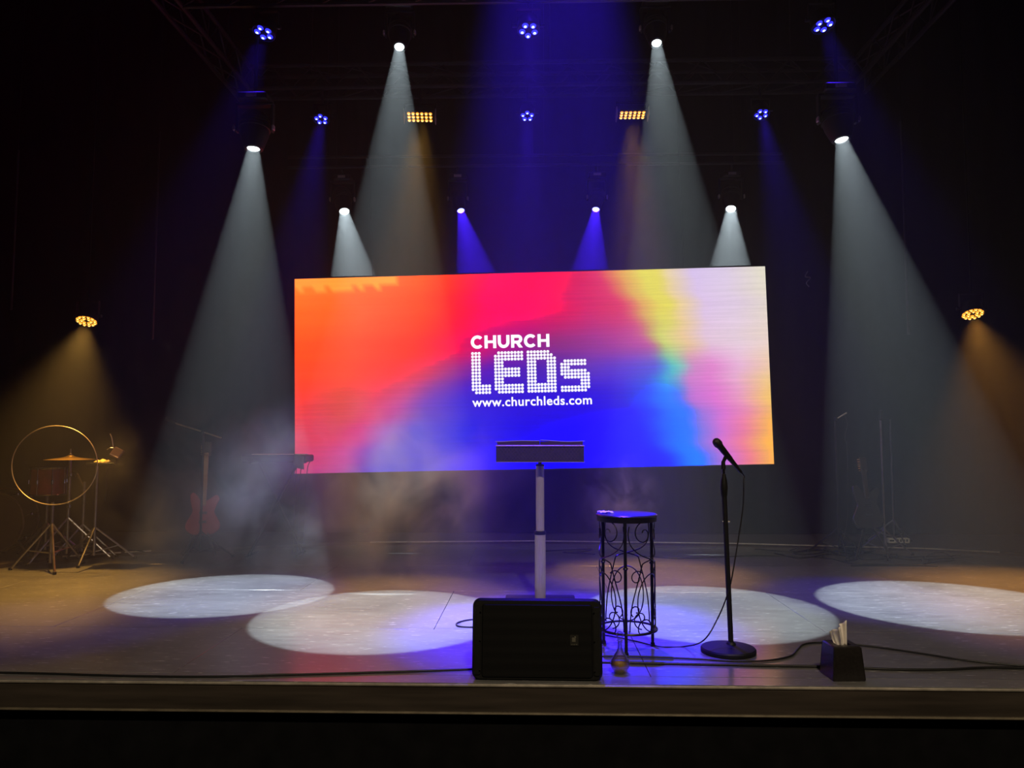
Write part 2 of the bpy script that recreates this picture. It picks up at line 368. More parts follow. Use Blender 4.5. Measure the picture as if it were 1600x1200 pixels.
for p in tm.vertices: p.co = (bx+(p.co.x-mx_)*sc_, yy, bz+p.co.y*sc_*.98)
obj('web_address_lettering', tm, scr, mat=white_em)

# ------------------------------------------------------------------ truss rig
TZ0, TZ1 = 4.975, 5.225
def truss(name, label, p0, p1, bays, hang, wdt=.26):
    p0, p1 = V(p0), V(p1); d = (p1-p0); L = d.length; e = d/L; s = V((e.y, -e.x, 0))
    t = thing(name, label, 'truss', p0, group='ceiling trusses')
    q = lambda a, b, z: e*a+s*b+V((0, 0, z))
    hh = TZ1-TZ0
    for b in (-wdt/2, wdt/2):
        for z in (0, hh): MB().cyl(q(0, b, z), q(L, b, z), .024, n=8).build('chord', alu, t)
    bm1 = MB().cyl((0, 0, 0), (1, 0, 0), .009, n=5).mesh('brace')
    bm1.materials.append(alu)
    def brace(a, b):
        dd = b-a; o = obj('brace', bm1, t, a); o.rotation_euler = dd.to_track_quat('X', 'Z').to_euler(); o.scale = (dd.length, 1, 1)
    for i in range(bays):
        a0, a1, am = L*i/bays, L*(i+1)/bays, L*(i+.5)/bays
        for b in (-wdt/2, wdt/2): brace(q(a0, b, 0), q(am, b, hh)); brace(q(am, b, hh), q(a1, b, 0))
        brace(q(a0, -wdt/2, 0), q(a1, wdt/2, 0)); brace(q(a0, wdt/2, hh), q(a1, -wdt/2, hh))
    for f in hang: MB().cyl(q(L*f, 0, hh-.02), q(L*f, 0, ZC-TZ0), .008, n=6).build('hanger', black_metal, t)
    MB().box(q(L/2, 0, hh-.01), (.05, .05, .03)).build('pick_plate', black_metal, t)
    return t
XL, XR, YF, YK = -3.07, 3.43, 6.26, 8.1
truss('front_truss', 'front aluminium box truss at the very top, carrying three blue par cans', (XL, YF, TZ0), (XR, YF, TZ0), 16, (.1, .5, .9))
truss('rear_truss', 'rear aluminium box truss crossing above the amber lamp bars', (XL, YK, TZ0), (XR, YK, TZ0), 14, (.1, .5, .9))
truss('left_side_truss', 'aluminium side truss running back from the front truss over the drum side', (XL-.1, 5.2, TZ0), (XL-.1, YK+.15, TZ0), 7, (.2, .8), .2)
truss('right_side_truss', 'aluminium side truss running back from the front truss over the microphone side', (XR+.1, 4.6, TZ0), (XR+.1, YK+.15, TZ0), 8, (.2, .8), .2)
def pipe(name, label, a, b, r=.02, hang=()):
    a, b = V(a), V(b); t = thing(name, label, 'pipe', a)
    MB().cyl((0, 0, 0), b-a, r, n=10).build('tube', alu, t)
    for f in hang: p = (b-a)*f; MB().cyl(p, (p.x, p.y, ZC-a.z), .005, n=5).build('hanger', black_metal, t)
    return t
PY = 8.95
pa, pb, pc, pd = at(450, 246, PY), at(1222, 240, PY), at(450, 262, PY), at(1226, 254, PY)
pipe('lighting_pipe', 'upper of the two thin black pipes crossing above the screen', pa, pb, .018, (.08, .5, .92))
pipe('lighting_pipe', 'lower of the two thin black pipes crossing above the screen', pc, pd, .018, (.1, .52, .9))

# ------------------------------------------------------------------ lamps
def frame_to(d):
    return V(d).to_track_quat('-Z', 'Y').to_matrix().to_4x4()
def moving_head(loc, target, half, lr, hang_z, color, power, label, group, lens, radius=.012, blend=.1, hang_y=None, big=True):
    loc, target = V(loc), V(target); ax = (target-loc).normalized(); k = 1.0 if big else .8
    t = thing('moving_head', label, 'stage light', loc, group=group)
    m = frame_to(ax); apex = lr/tan(half)*.96
    bl = max(.20, apex+.03)
    h = MB()   # hollow barrel open at the front, lens at local z = 0, beam along -Z
    h.lathe([(lr*1.02, -.004), (lr*1.25, -.012), (lr*1.55*k, -.004), (lr*1.9*k, .05), (lr*2.3*k, .12), (lr*2.4*k, .26), (lr*2.4*k, bl), (lr*1.9*k, bl+.05), (0, bl+.06)], 20)
    h.lathe([(lr*1.02, -.004), (lr*1.02, .03), (lr*2.0*k, .10), (lr*2.1*k, bl), (0, bl+.02)], 20)
    o = h.build('head', black_metal, t); o.matrix_local = m
    fins = MB()
    for i in range(4): fins.lathe([(lr*2.38*k, .17+i*.025), (lr*2.6*k, .172+i*.025), (lr*2.6*k, .18+i*.025), (lr*2.38*k, .182+i*.025)], 16)
    o = fins.build('cooling_fins', black_metal, t); o.matrix_local = m
    o = MB().lathe([(0, .012), (lr*.6, .010), (lr, .002)], 20).build('lens', lens, t); o.matrix_local = m
    piv = m @ V((0, 0, .18)); wd = lr*2.6*k+.02; top = hang_z-loc.z
    y = MB()
    for s in (-1, 1): y.box((piv.x+s*wd, piv.y, piv.z+.09), (.022, .06, .24), bev=.006)
    y.box((piv.x, piv.y, piv.z+.215), (2*wd+.022, .07, .025), bev=.006)
    y.build('yoke', black_metal, t)
    MB().box((piv.x, piv.y, piv.z+.26), (.26*k, .2*k, .07), bev=.012).build('base', black_metal, t)
    for s in (-1, 1): MB().box((piv.x+s*wd*1.1, piv.y-.02, piv.z), (.02, .05, .05), bev=.008).build('tilt_lock', pole_grey, t)
    MB().box((piv.x, piv.y-.1*k, piv.z+.262), (.09, .012, .03)).build('display_panel', pole_grey, t)
    hy = piv.y if hang_y is None else hang_y-loc.y
    c = MB().cyl((piv.x, piv.y, piv.z+.28), (piv.x, hy, top+.0), .016, n=8)
    c.build('hanging_clamp', black_metal if top < 1 else black_cloth, t)
    add_spot('spot_lamp', loc-ax*apex, target, half*1.0, power, color, radius, blend, t)
    return t
# two tall white beams from a pipe between the trusses
HZ = 5.78
pipe('lighting_pipe', 'black lighting pipe between the trusses that holds the two tall white beams', (-2.6, 7.34, HZ), (3.0, 7.34, HZ), .022, (.1, .5, .9))
moving_head(at(624, 73, 7.3), (-1.04, 5.30, 0), R(8.6), .046, HZ, WHITE, 3500, 'moving head at the top, its tall white beam over the orange half', 'white moving heads', lens_white)
moving_head(at(1026, 67, 7.3), (1.20, 5.55, 0), R(8.8), .046, HZ, WHITE, 3100, 'moving head at the top, its tall white beam over the yellow stripe', 'white moving heads', lens_white)
# two lower white beams at the sides
moving_head(at(396, 232, 6.4), (-2.40, 6.02, 0), R(12.2), .052, TZ0, WHITE, 2000, 'large moving head hung low on the drum side, its white beam outside the screen edge', 'white moving heads', lens_white)
moving_head(at(1315, 218, 6.4), (3.00, 5.80, 0), R(13.0), .052, TZ0, WHITE, 2000, 'large moving head hung low on the tissue box side, its white beam spreading outward', 'white moving heads', lens_white)
# four behind the screen
def rear_head(u, v, tx, ty, half, lr, col, pw, label, lens):
    p = at(u, v, PY)
    pipe_z = (pc+(pd-pc)*((p.x-pc.x)/(pd.x-pc.x))).z
    return moving_head(p, (tx, ty, 0), half, lr, pipe_z, col, pw, label, 'moving heads behind the screen', lens, hang_y=PY, big=False)
rear_head(538, 330, -1.30, 7.15, R(12), .055, WHITE, 5000, 'small moving head behind the screen, white beam over the orange corner of the screen', lens_white)
rear_head(1142, 326, 1.75, 7.15, R(12), .055, WHITE, 5000, 'small moving head behind the screen, white beam over the pale lilac corner of the screen', lens_white)
rear_head(720, 329, .1, 7.15, R(11.5), .042, BLUE, 8000, 'small moving head behind the screen, deep blue beam over the red part', lens_blue_clear)
rear_head(931, 327, .25, 7.15, R(11.5), .042, BLUE, 8000, 'small moving head behind the screen, deep blue beam next to the yellow stripe', lens_blue_clear)

def par_can(loc, d, hang_z, r, label, group, lens, chip, color, power, half, layout, hang_y=None, blend=1.0, rot=0.0):
    loc = V(loc); t = thing('par_can', label, 'stage light', loc, group=group); m = frame_to(d)
    o = MB().lathe([(r*.93, .006), (r, -.004), (r*1.04, .0), (r*1.04, .03), (r*.98, .05), (r*.95, .11), (r*.6, .13), (0, .13)], 24).build('can', black_metal, t); o.matrix_local = m
    o = MB().lathe([(0, .008), (r*.94, .008), (r*.94, .014), (0, .014)], 24).build('face_plate', black_metal, t); o.matrix_local = m
    if layout == 5: pts = [(r*.58*cos(pi/2+rot+2*pi*i/5), r*.58*sin(pi/2+rot+2*pi*i/5)) for i in range(5)]; lr = r*.27
    else: pts = [(r*.42*cos(2*pi*i/6+.3), r*.42*sin(2*pi*i/6+.3)) for i in range(6)]+[(r*.80*cos(2*pi*i/12), r*.80*sin(2*pi*i/12)) for i in range(12)]; lr = r*.17
    lm_ = MB().lathe([(lr, .006), (lr*.85, -.003), (lr*.45, -.008), (0, -.010)], 10).mesh('lens'); lm_.materials.append(lens)
    cm_ = MB().lathe([(lr*.5, -.008), (lr*.3, -.0115), (0, -.0125)], 8).mesh('diode'); cm_.materials.append(chip)
    for x, y in pts:
        o = obj('lens', lm_, t); o.matrix_local = m @ M.Translation((x, y, 0))
        obj('diode', cm_, o)
    piv = m @ V((0, 0, .06)); y = MB(); wd = r*1.12; top = hang_z-loc.z
    for s in (-1, 1): y.box((piv.x+s*wd, piv.y, piv.z+r*.7), (.008, .035, r*1.6), bev=.002)
    y.box((piv.x, piv.y, piv.z+r*1.5), (2*wd+.008, .035, .008), bev=.002)
    y.build('yoke', black_metal, t)
    for s in (-1, 1): MB().cyl((piv.x+s*(wd-.006), piv.y, piv.z), (piv.x+s*(wd+.03), piv.y, piv.z), .016, n=10).build('tilt_knob', black_metal, t)
    hy = piv.y if hang_y is None else hang_y-loc.y
    MB().cyl((piv.x, piv.y, piv.z+r*1.48), (piv.x, hy, top), .016 if top < 1 else .007, n=8).build('hanging_clamp', black_metal if top < 1 else black_cloth, t)
    add_spot('spot_lamp', loc+V(d).normalized()*.03, loc+V(d), half, power, color, r*.7, blend, t)
    return t
GB = 'blue par cans'
YF1 = YF+.13
for u, v, d, pw, hf, rt_, lab in (
    (412, 52, (-.16, -.27, -1), 300, R(13), .3, 'blue five-diode par can on the front truss, near the drum-side truss corner'),
    (826, 48, (.04, -.36, -1), 400, R(12), .63, 'blue five-diode par can on the front truss, straight above the middle of the screen'),
    (1287, 40, (.18, -.27, -1), 300, R(13), -.3, 'blue five-diode par can on the front truss, near the truss corner on the microphone side')):
    par_can(at(u, v, YF1), d, TZ0, .098, lab, GB, lens_blue, chip_blue, BLUE, pw, hf, 5, None, .7, rt_)
YK1 = YK-.13
for u, v, d, rt_, lab in (
    (502, 187, (0, -.42, -1), .0, 'blue par can on the rear truss, between the drum-side lamps and the amber bar'),
    (824, 182, (0, -.42, -1), .0, 'blue par can on the rear truss, in the middle between the two amber bars'),
    (1190, 179, (.03, -.42, -1), .63, 'blue par can on the rear truss, over the pale end of the screen')):
    par_can(at(u, v, YK1), d, TZ0, .085, lab, GB, lens_blue, chip_blue, BLUE, 800, R(11), 5, None, .8, rt_)

def amber_bar(loc, d, hang_z, label):
    loc = V(loc); t = thing('amber_lamp_bar', label, 'stage light', loc, group='amber lamp bars'); m = frame_to(d)
    o = MB().box((0, 0, .05), (.31, .16, .08), bev=.012).build('housing', black_metal, t); o.matrix_local = m
    lr = .019; lm_ = MB().lathe([(lr, .011), (lr*.85, .004), (lr*.45, 0), (0, -.002)], 10).mesh('lens'); lm_.materials.append(lens_amber)
    cm_ = MB().lathe([(lr*.6, .0), (lr*.35, -.0035), (0, -.0045)], 8).mesh('diode'); cm_.materials.append(chip_amber)
    for i in range(6):
        for j in range(3):
            o = obj('lens', lm_, t); o.matrix_local = m @ M.Translation(((i-2.5)*.046, (j-1)*.046, 0)); obj('diode', cm_, o)
    for s in (-1, 1):
        o = MB().box((s*.168, 0, .02), (.012, .13, .11), bev=.004).build('side_bracket', pole_grey, t); o.matrix_local = m
    MB().box((0, .02, .16), (.35, .03, .01)).build('yoke_bar', black_metal, t)
    for s in (-1, 1): MB().box((s*.172, .02, .09), (.008, .03, .15)).build('yoke_arm', black_metal, t)
    MB().cyl((0, .02, .16), (0, .02, hang_z-loc.z), .016, n=8).build('hanging_clamp', black_metal, t)
    add_spot('spot_lamp', loc+V(d).normalized()*.03, loc+V(d), R(13), 1300, AMBER, .12, .8, t)
    return t
amber_bar(at(656, 184, YK1), (.03, -.46, -1), TZ0, 'amber lamp bar on the rear truss above the red part of the screen')
amber_bar(at(988, 181, YK1), (.0, -.22, -1), TZ0, 'amber lamp bar on the rear truss above the yellow stripe of the screen')
par_can(at(135, 502, 7.3), (.08, -.45, -1), ZC, .097, 'amber par can glowing above the drum kit', 'amber par cans', lens_amber, chip_amber, (1, .50, .09), 560, R(33), 18, None, 1.0)
par_can(at(1520, 491, 7.3), (-.06, -.45, -1), ZC, .097, 'amber par can glowing low beyond the tissue box side white beam', 'amber par cans', lens_amber, chip_amber, (1, .42, .06), 500, R(33), 18, None, 1.0)

# thin hanging pipes at the sides
for (u, v0), (u1, v1), Y, lab in (((22, 235), (17, 484), 7.2, 'thin hanging pipe nearest the drum-side frame edge'), ((246, 205), (238, 530), 7.6, 'thin hanging pipe between the drum kit and the side white beam'), ((1409, 190), (1420, 522), 7.2, 'thin hanging pipe inside the white beam on the tissue box side')):
    a, b = at(u, v0, Y), at(u1, v1, Y); t = thing('hanging_pipe', lab, 'pipe', (b.x, Y, b.z), group='thin hanging pipes')
    MB().cyl((0, 0, 0), (0, 0, a.z-b.z), .013, n=8).build('tube', alu, t)
    MB().cyl((0, 0, a.z-b.z-.01), (0, 0, ZC-b.z), .003, n=5).build('wire', black_metal, t)
# ------------------------------------------------------------------ monitor speaker
MBX = at(839, 1000, 3.95).x
t = thing('monitor_speaker', 'black loudspeaker lying on its side at the stage edge in front of the lectern', 'speaker', (MBX, 3.90, 0), (0, 0, R(-.6)))
def rr_out(wd, z0, z1, r, y, n=6):
    pts = []
    for cx, cz, a0 in ((wd/2-r, z1-r, 0), (-wd/2+r, z1-r, 90), (-wd/2+r, z0+r, 180), (wd/2-r, z0+r, 270)):
        for i in range(n+1): a = R(a0+90*i/n); pts.append((cx+r*cos(a), y, cz+r*sin(a)))
    return pts
def loft(rings):
    k = len(rings[0]); vs = sum(rings, []); fs = [tuple(range(k)), tuple(range(len(vs)-1, len(vs)-k-1, -1))]
    for r in range(len(rings)-1):
        for i in range(k): j = (i+1) % k; fs.append((r*k+i, (r+1)*k+i, (r+1)*k+j, r*k+j))
    return MB().add(vs, fs)
sk = lambda ring, q: [(x, y+q*z, z) for x, y, z in ring]      # lean the front back
WS, HS = .650, .392
loft([sk(rr_out(WS-.02, .01, HS-.01, .03, .0), .12), sk(rr_out(WS, .0, HS, .04, .014), .12), sk(rr_out(WS, 0, HS-.012, .04, .06), .10), rr_out(WS*.97, 0, .25, .04, .34), rr_out(WS*.93, .01, .23, .03, .36)]).build('cabinet', plastic, t, ang=30)
# steel grille: plate with many small raised perforation rows
gm = bpy.data.materials.new('black perforated grille'); gm.use_nodes = True; nt = gm.node_tree; b = nt.nodes['Principled BSDF']
b.inputs['Roughness'].default_value = .6; b.inputs['Specular IOR Level'].default_value = .15
tcn = nt.nodes.new('ShaderNodeTexCoord'); vo = nt.nodes.new('ShaderNodeTexVoronoi'); vo.inputs['Scale'].default_value = 150; vo.inputs['Randomness'].default_value = 0
cr = nt.nodes.new('ShaderNodeValToRGB'); cr.color_ramp.elements[0].position = .3; cr.color_ramp.elements[0].color = (.002, .002, .002, 1); cr.color_ramp.elements[1].position = .5; cr.color_ramp.elements[1].color = (.006, .006, .006, 1)
bp = nt.nodes.new('ShaderNodeBump'); bp.inputs['Strength'].default_value = .15; bp.inputs['Distance'].default_value = .001
for a, c in ((tcn.outputs['Object'], vo.inputs[0]), (vo.outputs[0], cr.inputs[0]), (cr.outputs[0], b.inputs['Base Color']), (vo.outputs[0], bp.inputs['Height']), (bp.outputs[0], b.inputs['Normal'])): nt.links.new(a, c)
loft([sk(rr_out(.545, .022, HS-.03, .012, -.008), .12), sk(rr_out(.56, .016, HS-.024, .014, .006), .12)]).build('grille', gm, t)
for s in (-1, 1):
    e = loft([sk([(x+s*.297, y, z) for x, y, z in rr_out(.030, .03, HS-.038, .008, -.006)], .12), sk([(x+s*.297, y, z) for x, y, z in rr_out(.036, .024, HS-.032, .010, .006)], .12)])
    p = e.build('end_strip', plastic, t)
    for z in (.05, .19, HS-.065): MB().cyl((s*.285, -.010+.12*z, z), (s*.285, .0+.12*z, z), .0045, n=8).build('screw', chrome, p)
p = loft([sk([(x+.185, y, z) for x, y, z in rr_out(.042, .172, .222, .003, -.0105)], .12), sk([(x+.185, y, z) for x, y, z in rr_out(.044, .171, .223, .004, -.007)], .12)]).build('badge', mat('badge dark grey', (.018, .017, .014), .4), t)
gy = mat('badge lettering grey', (.11, .105, .08), .5)
e = MB()
for x0_, x1_, z0_, z1_ in ((-.011, .011, .190, .212), ): e.box((.183, -.0115+.12*.2, .2), (.018, .002, .020))
e.box((.190, -.0115+.12*.2, .2125), (.008, .002, .007)); 
for i in range(3): e.box((.174+i*.011, -.0115+.12*.178, .1775), (.007, .002, .003))
e.build('emblem', gy, p)
MB().box((0, .15, .2), (WS+.004, .10, .02), bev=.006).build('side_handle', plastic, t)

# ------------------------------------------------------------------ lectern
LY = 5.72; LX = at(844, 850, LY).x
t = thing('lectern', 'slim lectern with a grey tube column and a dark latticed desk, behind the speaker', 'lectern', (LX, LY, 0))
zt = lambda v: at(844, v, LY).z
MB().box((0, .02, .008), (.52, .40, .016), bev=.006).build('base_plate', black_metal, t)
MB().cyl((0, 0, .015), (0, 0, zt(835)), .040, n=28).build('lower_column', pole_grey, t)
MB().lathe([(0, 0), (.043, 0), (.044, .02), (.040, .026), (0, .026)], 28).build('collar', plastic, t, (0, 0, zt(835)))
MB().cyl((0, 0, zt(834)+.01), (0, 0, zt(727)), .0305, n=24).build('upper_column', pole_grey, t)
MB().lathe([(0, 0), (.032, 0), (.034, .012), (.014, .016), (.012, .04), (0, .04)], 24).build('head_joint', plastic, t, (0, 0, zt(728)))
zb, zt2 = zt(720), zt(697)
ph = zt2-zb
lat = mat('dark panel stain', (.035, .024, .014), .5, 0, .3, 25)
dk = MB().box((0, -.16, (zb+zt2)/2), (.635, .018, ph), bev=.003); dk.build('front_panel', lat, t)
lt = MB()     # raised diamond lattice on the front panel
for i in range(26):
    x = -.31+i*.0248
    for s in (-1, 1):
        a = V((x, -.170, zb+.006)); b_ = V((x+s*.075, -.170, zt2-.008))
        if abs(b_.x) < .312: lt.cyl(a, b_, .0018, n=4)
lt.build('lattice', mat('lattice bronze', (.085, .058, .030), .5), t)
MB().box((0, -.165, zt2+.003), (.640, .034, .010), bev=.003).build('top_rail', mat('pale wood edge', (.50, .34, .17), .5), t)
MB().box((0, -.165, zb-.003), (.640, .030, .008), bev=.002).build('bottom_rail', mat('worn wood edge', (.24, .19, .13), .5), t)
mm = M.Translation((0, .03, zt2-.028)) @ M.Rotation(R(-6), 4, 'X')
MB().box((0, 0, 0), (.635, .36, .018), mm, bev=.003).build('desk_board', lat, t)
MB().box((0, .21, zt2-.05), (.635, .015, .05)).build('book_ledge', lat, t)
MB().box((0, 0, zb+.004), (.16, .30, .012)).build('mount_plate', black_metal, t)
for s in (-1, 1): MB().box((s*.312, .02, (zb+zt2)/2-.01), (.012, .36, ph*.72)).build('side_panel', lat, t)
# open book lying across the desk, its far edge standing over the rail
bk = thing('open_book', 'open book lying face up across the top of the lectern desk', 'book', (LX, LY-.155, zt2+.008))
for s in (-1, 1):
    vs, fs, nn = [], [], 14
    for i in range(nn+1):
        q = i/nn; x = s*(.004+q*.318); h = .030+.006*math.exp(-q*5)+.003*sin(q*6+s)
        for y in (0, .24): vs += [(x, y, h-y*.02), (x, y, h-.0035-y*.02)]
    for i in range(nn):
        a, c = i*4, i*4+4
        fs += [(a, c, c+2, a+2), (a+1, a+3, c+3, c+1), (a, a+1, c+1, c), (a+2, c+2, c+3, a+3)]
    fs += [(0, 2, 3, 1), (nn*4, nn*4+1, nn*4+3, nn*4+2)]
    MB().add(vs, fs).build('page_block', paper, bk)
    MB().box((s*.156, .12, .0125), (.308, .235, .027), bev=.002).build('cover', mat('dark maroon cover', (.035, .012, .012), .6), bk)

# ------------------------------------------------------------------ wrought iron table
TC = fl(981, 1013); TY = TC.y; TX = TC.x; TR = .163
t = thing('iron_table', 'tall round black iron side table with scrollwork between the speaker and microphone', 'table', (TX, TY, 0))
HT = at(980, 805, TY).z
MB().lathe([(0, HT-.006), (.168, HT-.006), (.176, HT-.001), (.1765, HT+.006), (.170, HT+.011), (.160, HT+.009), (0, HT+.009)], 48).build('table_top', mat('dark polished top', (.03, .028, .034), .28, 0, .2, 15), t)
MB().lathe([(.150, HT-.030), (.172, HT-.030), (.172, HT-.005), (.150, HT-.005), (.150, HT-.030)], 48).build('apron_ring', iron, t)
LA = [R(-100), R(22), R(142)]
for a in LA:
    x, y = TR*cos(a), TR*sin(a)
    lg = MB().box((x*1.0, y*1.0, (HT-.01)/2), (.017, .017, HT-.03), M.Rotation(0, 4, 'Z'), bev=.003)
    o = lg.build('leg', iron, t)
    MB().lathe([(0, 0), (.013, 0), (.015, .006), (.011, .02), (0, .022)], 12).build('foot', iron, o, (x, y, 0))
    MB().lathe([(.012, .0), (.015, .006), (.012, .012)], 10).build('knuckle', iron, o, (x, y, .62*HT))
ZR = .115
MB().tube([(.166*cos(2*pi*i/48), .166*sin(2*pi*i/48), ZR) for i in range(48)], .0065, 8, True).build('lower_ring', iron, t)
def spiral(cx, cz, r0, r1, a0, a1, n=22):
    return [(cx+(r0+(r1-r0)*i/n)*cos(a0+(a1-a0)*i/n), cz+(r0+(r1-r0)*i/n)*.27*sin(a0+(a1-a0)*i/n)) for i in range(n+1)]
def mir(c): return [(-s, z) for s, z in c]
cur = []
gob = [(-.93, .97), (-.96, .88), (-.86, .79), (-.55, .715), (-.05, .665), (.38, .635), (.47, .60), (.56, .52), (.70, .40), (.84, .26), (.92, .10), (.93, .02)]
gob = [(p.x, p.y) for p in smooth_path([(a, b, 0) for a, b in gob], 5)]
cur += [gob, mir(gob)]
cur.append([(.64*cos(2*pi*i/40+.01), .27+.262*sin(2*pi*i/40+.01)) for i in range(41)])
for c in (spiral(.36, .90, .42, .08, R(90), R(-330)), spiral(.66, .50, .28, .06, R(150), R(-200)), spiral(.50, .135, .34, .07, R(270), R(600)), spiral(.70, .21, .22, .05, R(-60), R(280)), spiral(.33, .045, .30, .30, R(0), R(360))):
    cur += [c, mir(c)]
def on_side(a0, s, tt, r=.158):
    a = a0+s*R(57); return V((r*cos(a), r*sin(a), ZR+tt*(HT-.03-ZR)))
for k in range(3):
    a0 = LA[k]+R(61); b = MB()
    for c in (cur[:3] if k == 1 else cur): b.tube([on_side(a0, s, max(.005, q)) for s, q in c], .0036, 5)
    b.build('scroll_panel', iron, t)
# crumpled paper on the table
cr_ = MB(); random.seed(3); P = []
for j in range(5):
    for i in range(7): P.append((i/6*.085-.04, j/4*.05-.025, .004+random.random()*.013))
cr_.add(P, [(j*7+i, j*7+i+1, j*7+i+8, j*7+i+7) for j in range(4) for i in range(6)])
pc_ = at(946, 801, TY); o = cr_.build('paper_scrap', tissue_mat, None, (pc_.x, TY+.02, HT+.0075), (0, 0, .3))
tag(o, 'crumpled scrap of paper on top of the iron table', 'paper')
so = o.modifiers.new('thick', 'SOLIDIFY'); so.thickness = .002

# ------------------------------------------------------------------ microphone on its stand
MC = fl(1138, 1019); MX, MY = MC.x, MC.y
t = thing('microphone_stand', 'black straight microphone stand on a heavy round base, front stage', 'microphone stand', (MX, MY, 0))
zz = lambda v: at(1138, v, MY).z
MB().lathe([(0, 0), (.144, 0), (.152, .006), (.152, .020), (.146, .028), (.120, .034), (.05, .042), (.018, .046), (0, .046)], 48).build('base', black_metal, t)
MB().lathe([(.028, .041), (.026, .05), (.018, .058), (0, .058)], 20).build('socket', black_metal, t, (.016, 0, 0))
MB().cyl((.016, 0, .04), (-.006, 0, zz(772)), .0145, n=16).build('lower_tube', black_metal, t)
MB().lathe([(0, -.005), (.015, -.005), (.018, .01), (.021, .05), (.018, .085), (.012, .11), (.010, .125), (0, .125)], 20).build('clutch_grip', plastic, t, (-.006, 0, zz(775)))
MB().cyl((-.020, 0, zz(815)), (.022, 0, zz(815)), .006, n=8).build('clutch_screw', chrome, t)
MB().cyl((-.006, 0, zz(774)), (-.008, 0, zz(728)), .0085, n=12).build('upper_tube', chrome, t)
ct = V((-.008, 0, zz(733)))
mt, mb_ = at(1114, 686, MY)-V((MX, MY, 0)), at(1155, 733, MY)-V((MX, MY, 0))
mt.y = -.03; mb_.y = .02
ax = (mb_-mt).normalized()
cl = MB().cyl(ct, ct+V((0, 0, .045)), .014, .011, 12); c0 = mt+(mb_-mt)*.52
cl.cyl(ct+V((0, 0, .04)), c0, .010, .012, 10)
cl.cyl(c0-ax*.045, c0+ax*.035, .0185, .0155, 16); cl.build('clip', plastic, t)
# the microphone itself
L = (mb_-mt).length
mic = thing('microphone', 'black handheld vocal microphone tilted in the clip of the round-base stand', 'microphone', (MX+mt.x, MY+mt.y, mt.z))
m = frame_to(-ax)
o = MB().lathe([(0, 0), (.011, .002), (.020, .010), (.0245, .024), (.0245, .036), (.022, .05)], 24).build('grille_ball', mat('dark steel mesh', (.03, .03, .03), .4, .6, .4, 300, bump=.5), mic); o.matrix_local = m
o = MB().lathe([(.0235, .034), (.0255, .036), (.0255, .041), (.0235, .043)], 24).build('grille_band', black_metal, mic); o.matrix_local = m
o = MB().lathe([(.021, .05), (.0195, .058), (.0165, .10), (.0125, L-.035), (.0125, L-.012), (0, L-.012)], 24).build('handle', plastic, mic); o.matrix_local = m
o = MB().box((0, -.0175, .085), (.006, .004, .016), bev=.001).build('switch', chrome, mic); o.matrix_local = m
o = MB().lathe([(0, L-.014), (.010, L-.014), (.010, L+.02), (.006, L+.03), (0, L+.03)], 14).build('plug', black_metal, mic); o.matrix_local = m
plug = V((MX, MY, 0))+mb_+ax*.028
def cable(name, pts, r, label, n=8, mat_=None, group=None):
    return tag(MB().tube(smooth_path(pts, n), r, 6).build(name, mat_ or rubber, ang=80), label, 'cable', group)
def fz(u, v, z=.006): p = fl(u, v, z); return p
mp_ = lambda u, v, y: V((at(u, v, y)))
cable('microphone_cable', [plug, plug+ax*.03, mp_(1162, 752, MY+.02), mp_(1161, 790, MY+.02), mp_(1154, 840, MY+.01), mp_(1144, 900, MY-.022), mp_(1137, 928, MY-.024), mp_(1122, 965, MY-.03), mp_(1100, 1000, MY-.06),
      fz(1070, 1010), fz(1030, 1010), fz(990, 1001), fz(950, 993), fz(925, 990)], .0042, 'thin black cable drooping from the microphone to the floor by the speaker')

# ------------------------------------------------------------------ decanter
DP = fl(969, 1052)
t = thing('glass_decanter', 'round-bellied clear glass decanter a third full of golden oil, beside the speaker', 'decanter', (DP.x, DP.y, 0))
gl = bpy.data.materials.new('clear thin glass'); gl.use_nodes = True; nt = gl.node_tree; nt.nodes.clear()
out = nt.nodes.new('ShaderNodeOutputMaterial'); tr = nt.nodes.new('ShaderNodeBsdfTransparent'); tr.inputs[0].default_value = (.93, .95, .98, 1); gb = nt.nodes.new('ShaderNodeBsdfGlossy'); gb.inputs['Roughness'].default_value = .06
lw = nt.nodes.new('ShaderNodeLayerWeight'); lw.inputs[0].default_value = .5; mxs = nt.nodes.new('ShaderNodeMixShader')
nx_ = nt.nodes.new('ShaderNodeTexNoise'); nx_.inputs['Scale'].default_value = 30; bp = nt.nodes.new('ShaderNodeBump'); bp.inputs['Strength'].default_value = .35; bp.inputs['Distance'].default_value = .01
for a, b in ((nx_.outputs[0], bp.inputs['Height']), (bp.outputs[0], gb.inputs['Normal']), (bp.outputs[0], lw.inputs['Normal']), (lw.outputs['Facing'], mxs.inputs[0]), (tr.outputs[0], mxs.inputs[1]), (gb.outputs[0], mxs.inputs[2]), (mxs.outputs[0], out.inputs[0])): nt.links.new(a, b)
oil = bpy.data.materials.new('golden oil'); oil.use_nodes = True; nt = oil.node_tree; nt.nodes.clear()
out = nt.nodes.new('ShaderNodeOutputMaterial'); df = nt.nodes.new('ShaderNodeBsdfDiffuse'); tl = nt.nodes.new('ShaderNodeBsdfTranslucent'); mxs = nt.nodes.new('ShaderNodeMixShader'); mxs.inputs[0].default_value = .55
no = nt.nodes.new('ShaderNodeTexNoise'); no.inputs['Scale'].default_value = 20; cr = nt.nodes.new('ShaderNodeValToRGB'); cr.color_ramp.elements[0].color = (.95, .60, .0, 1); cr.color_ramp.elements[1].color = (1, .80, .04, 1)
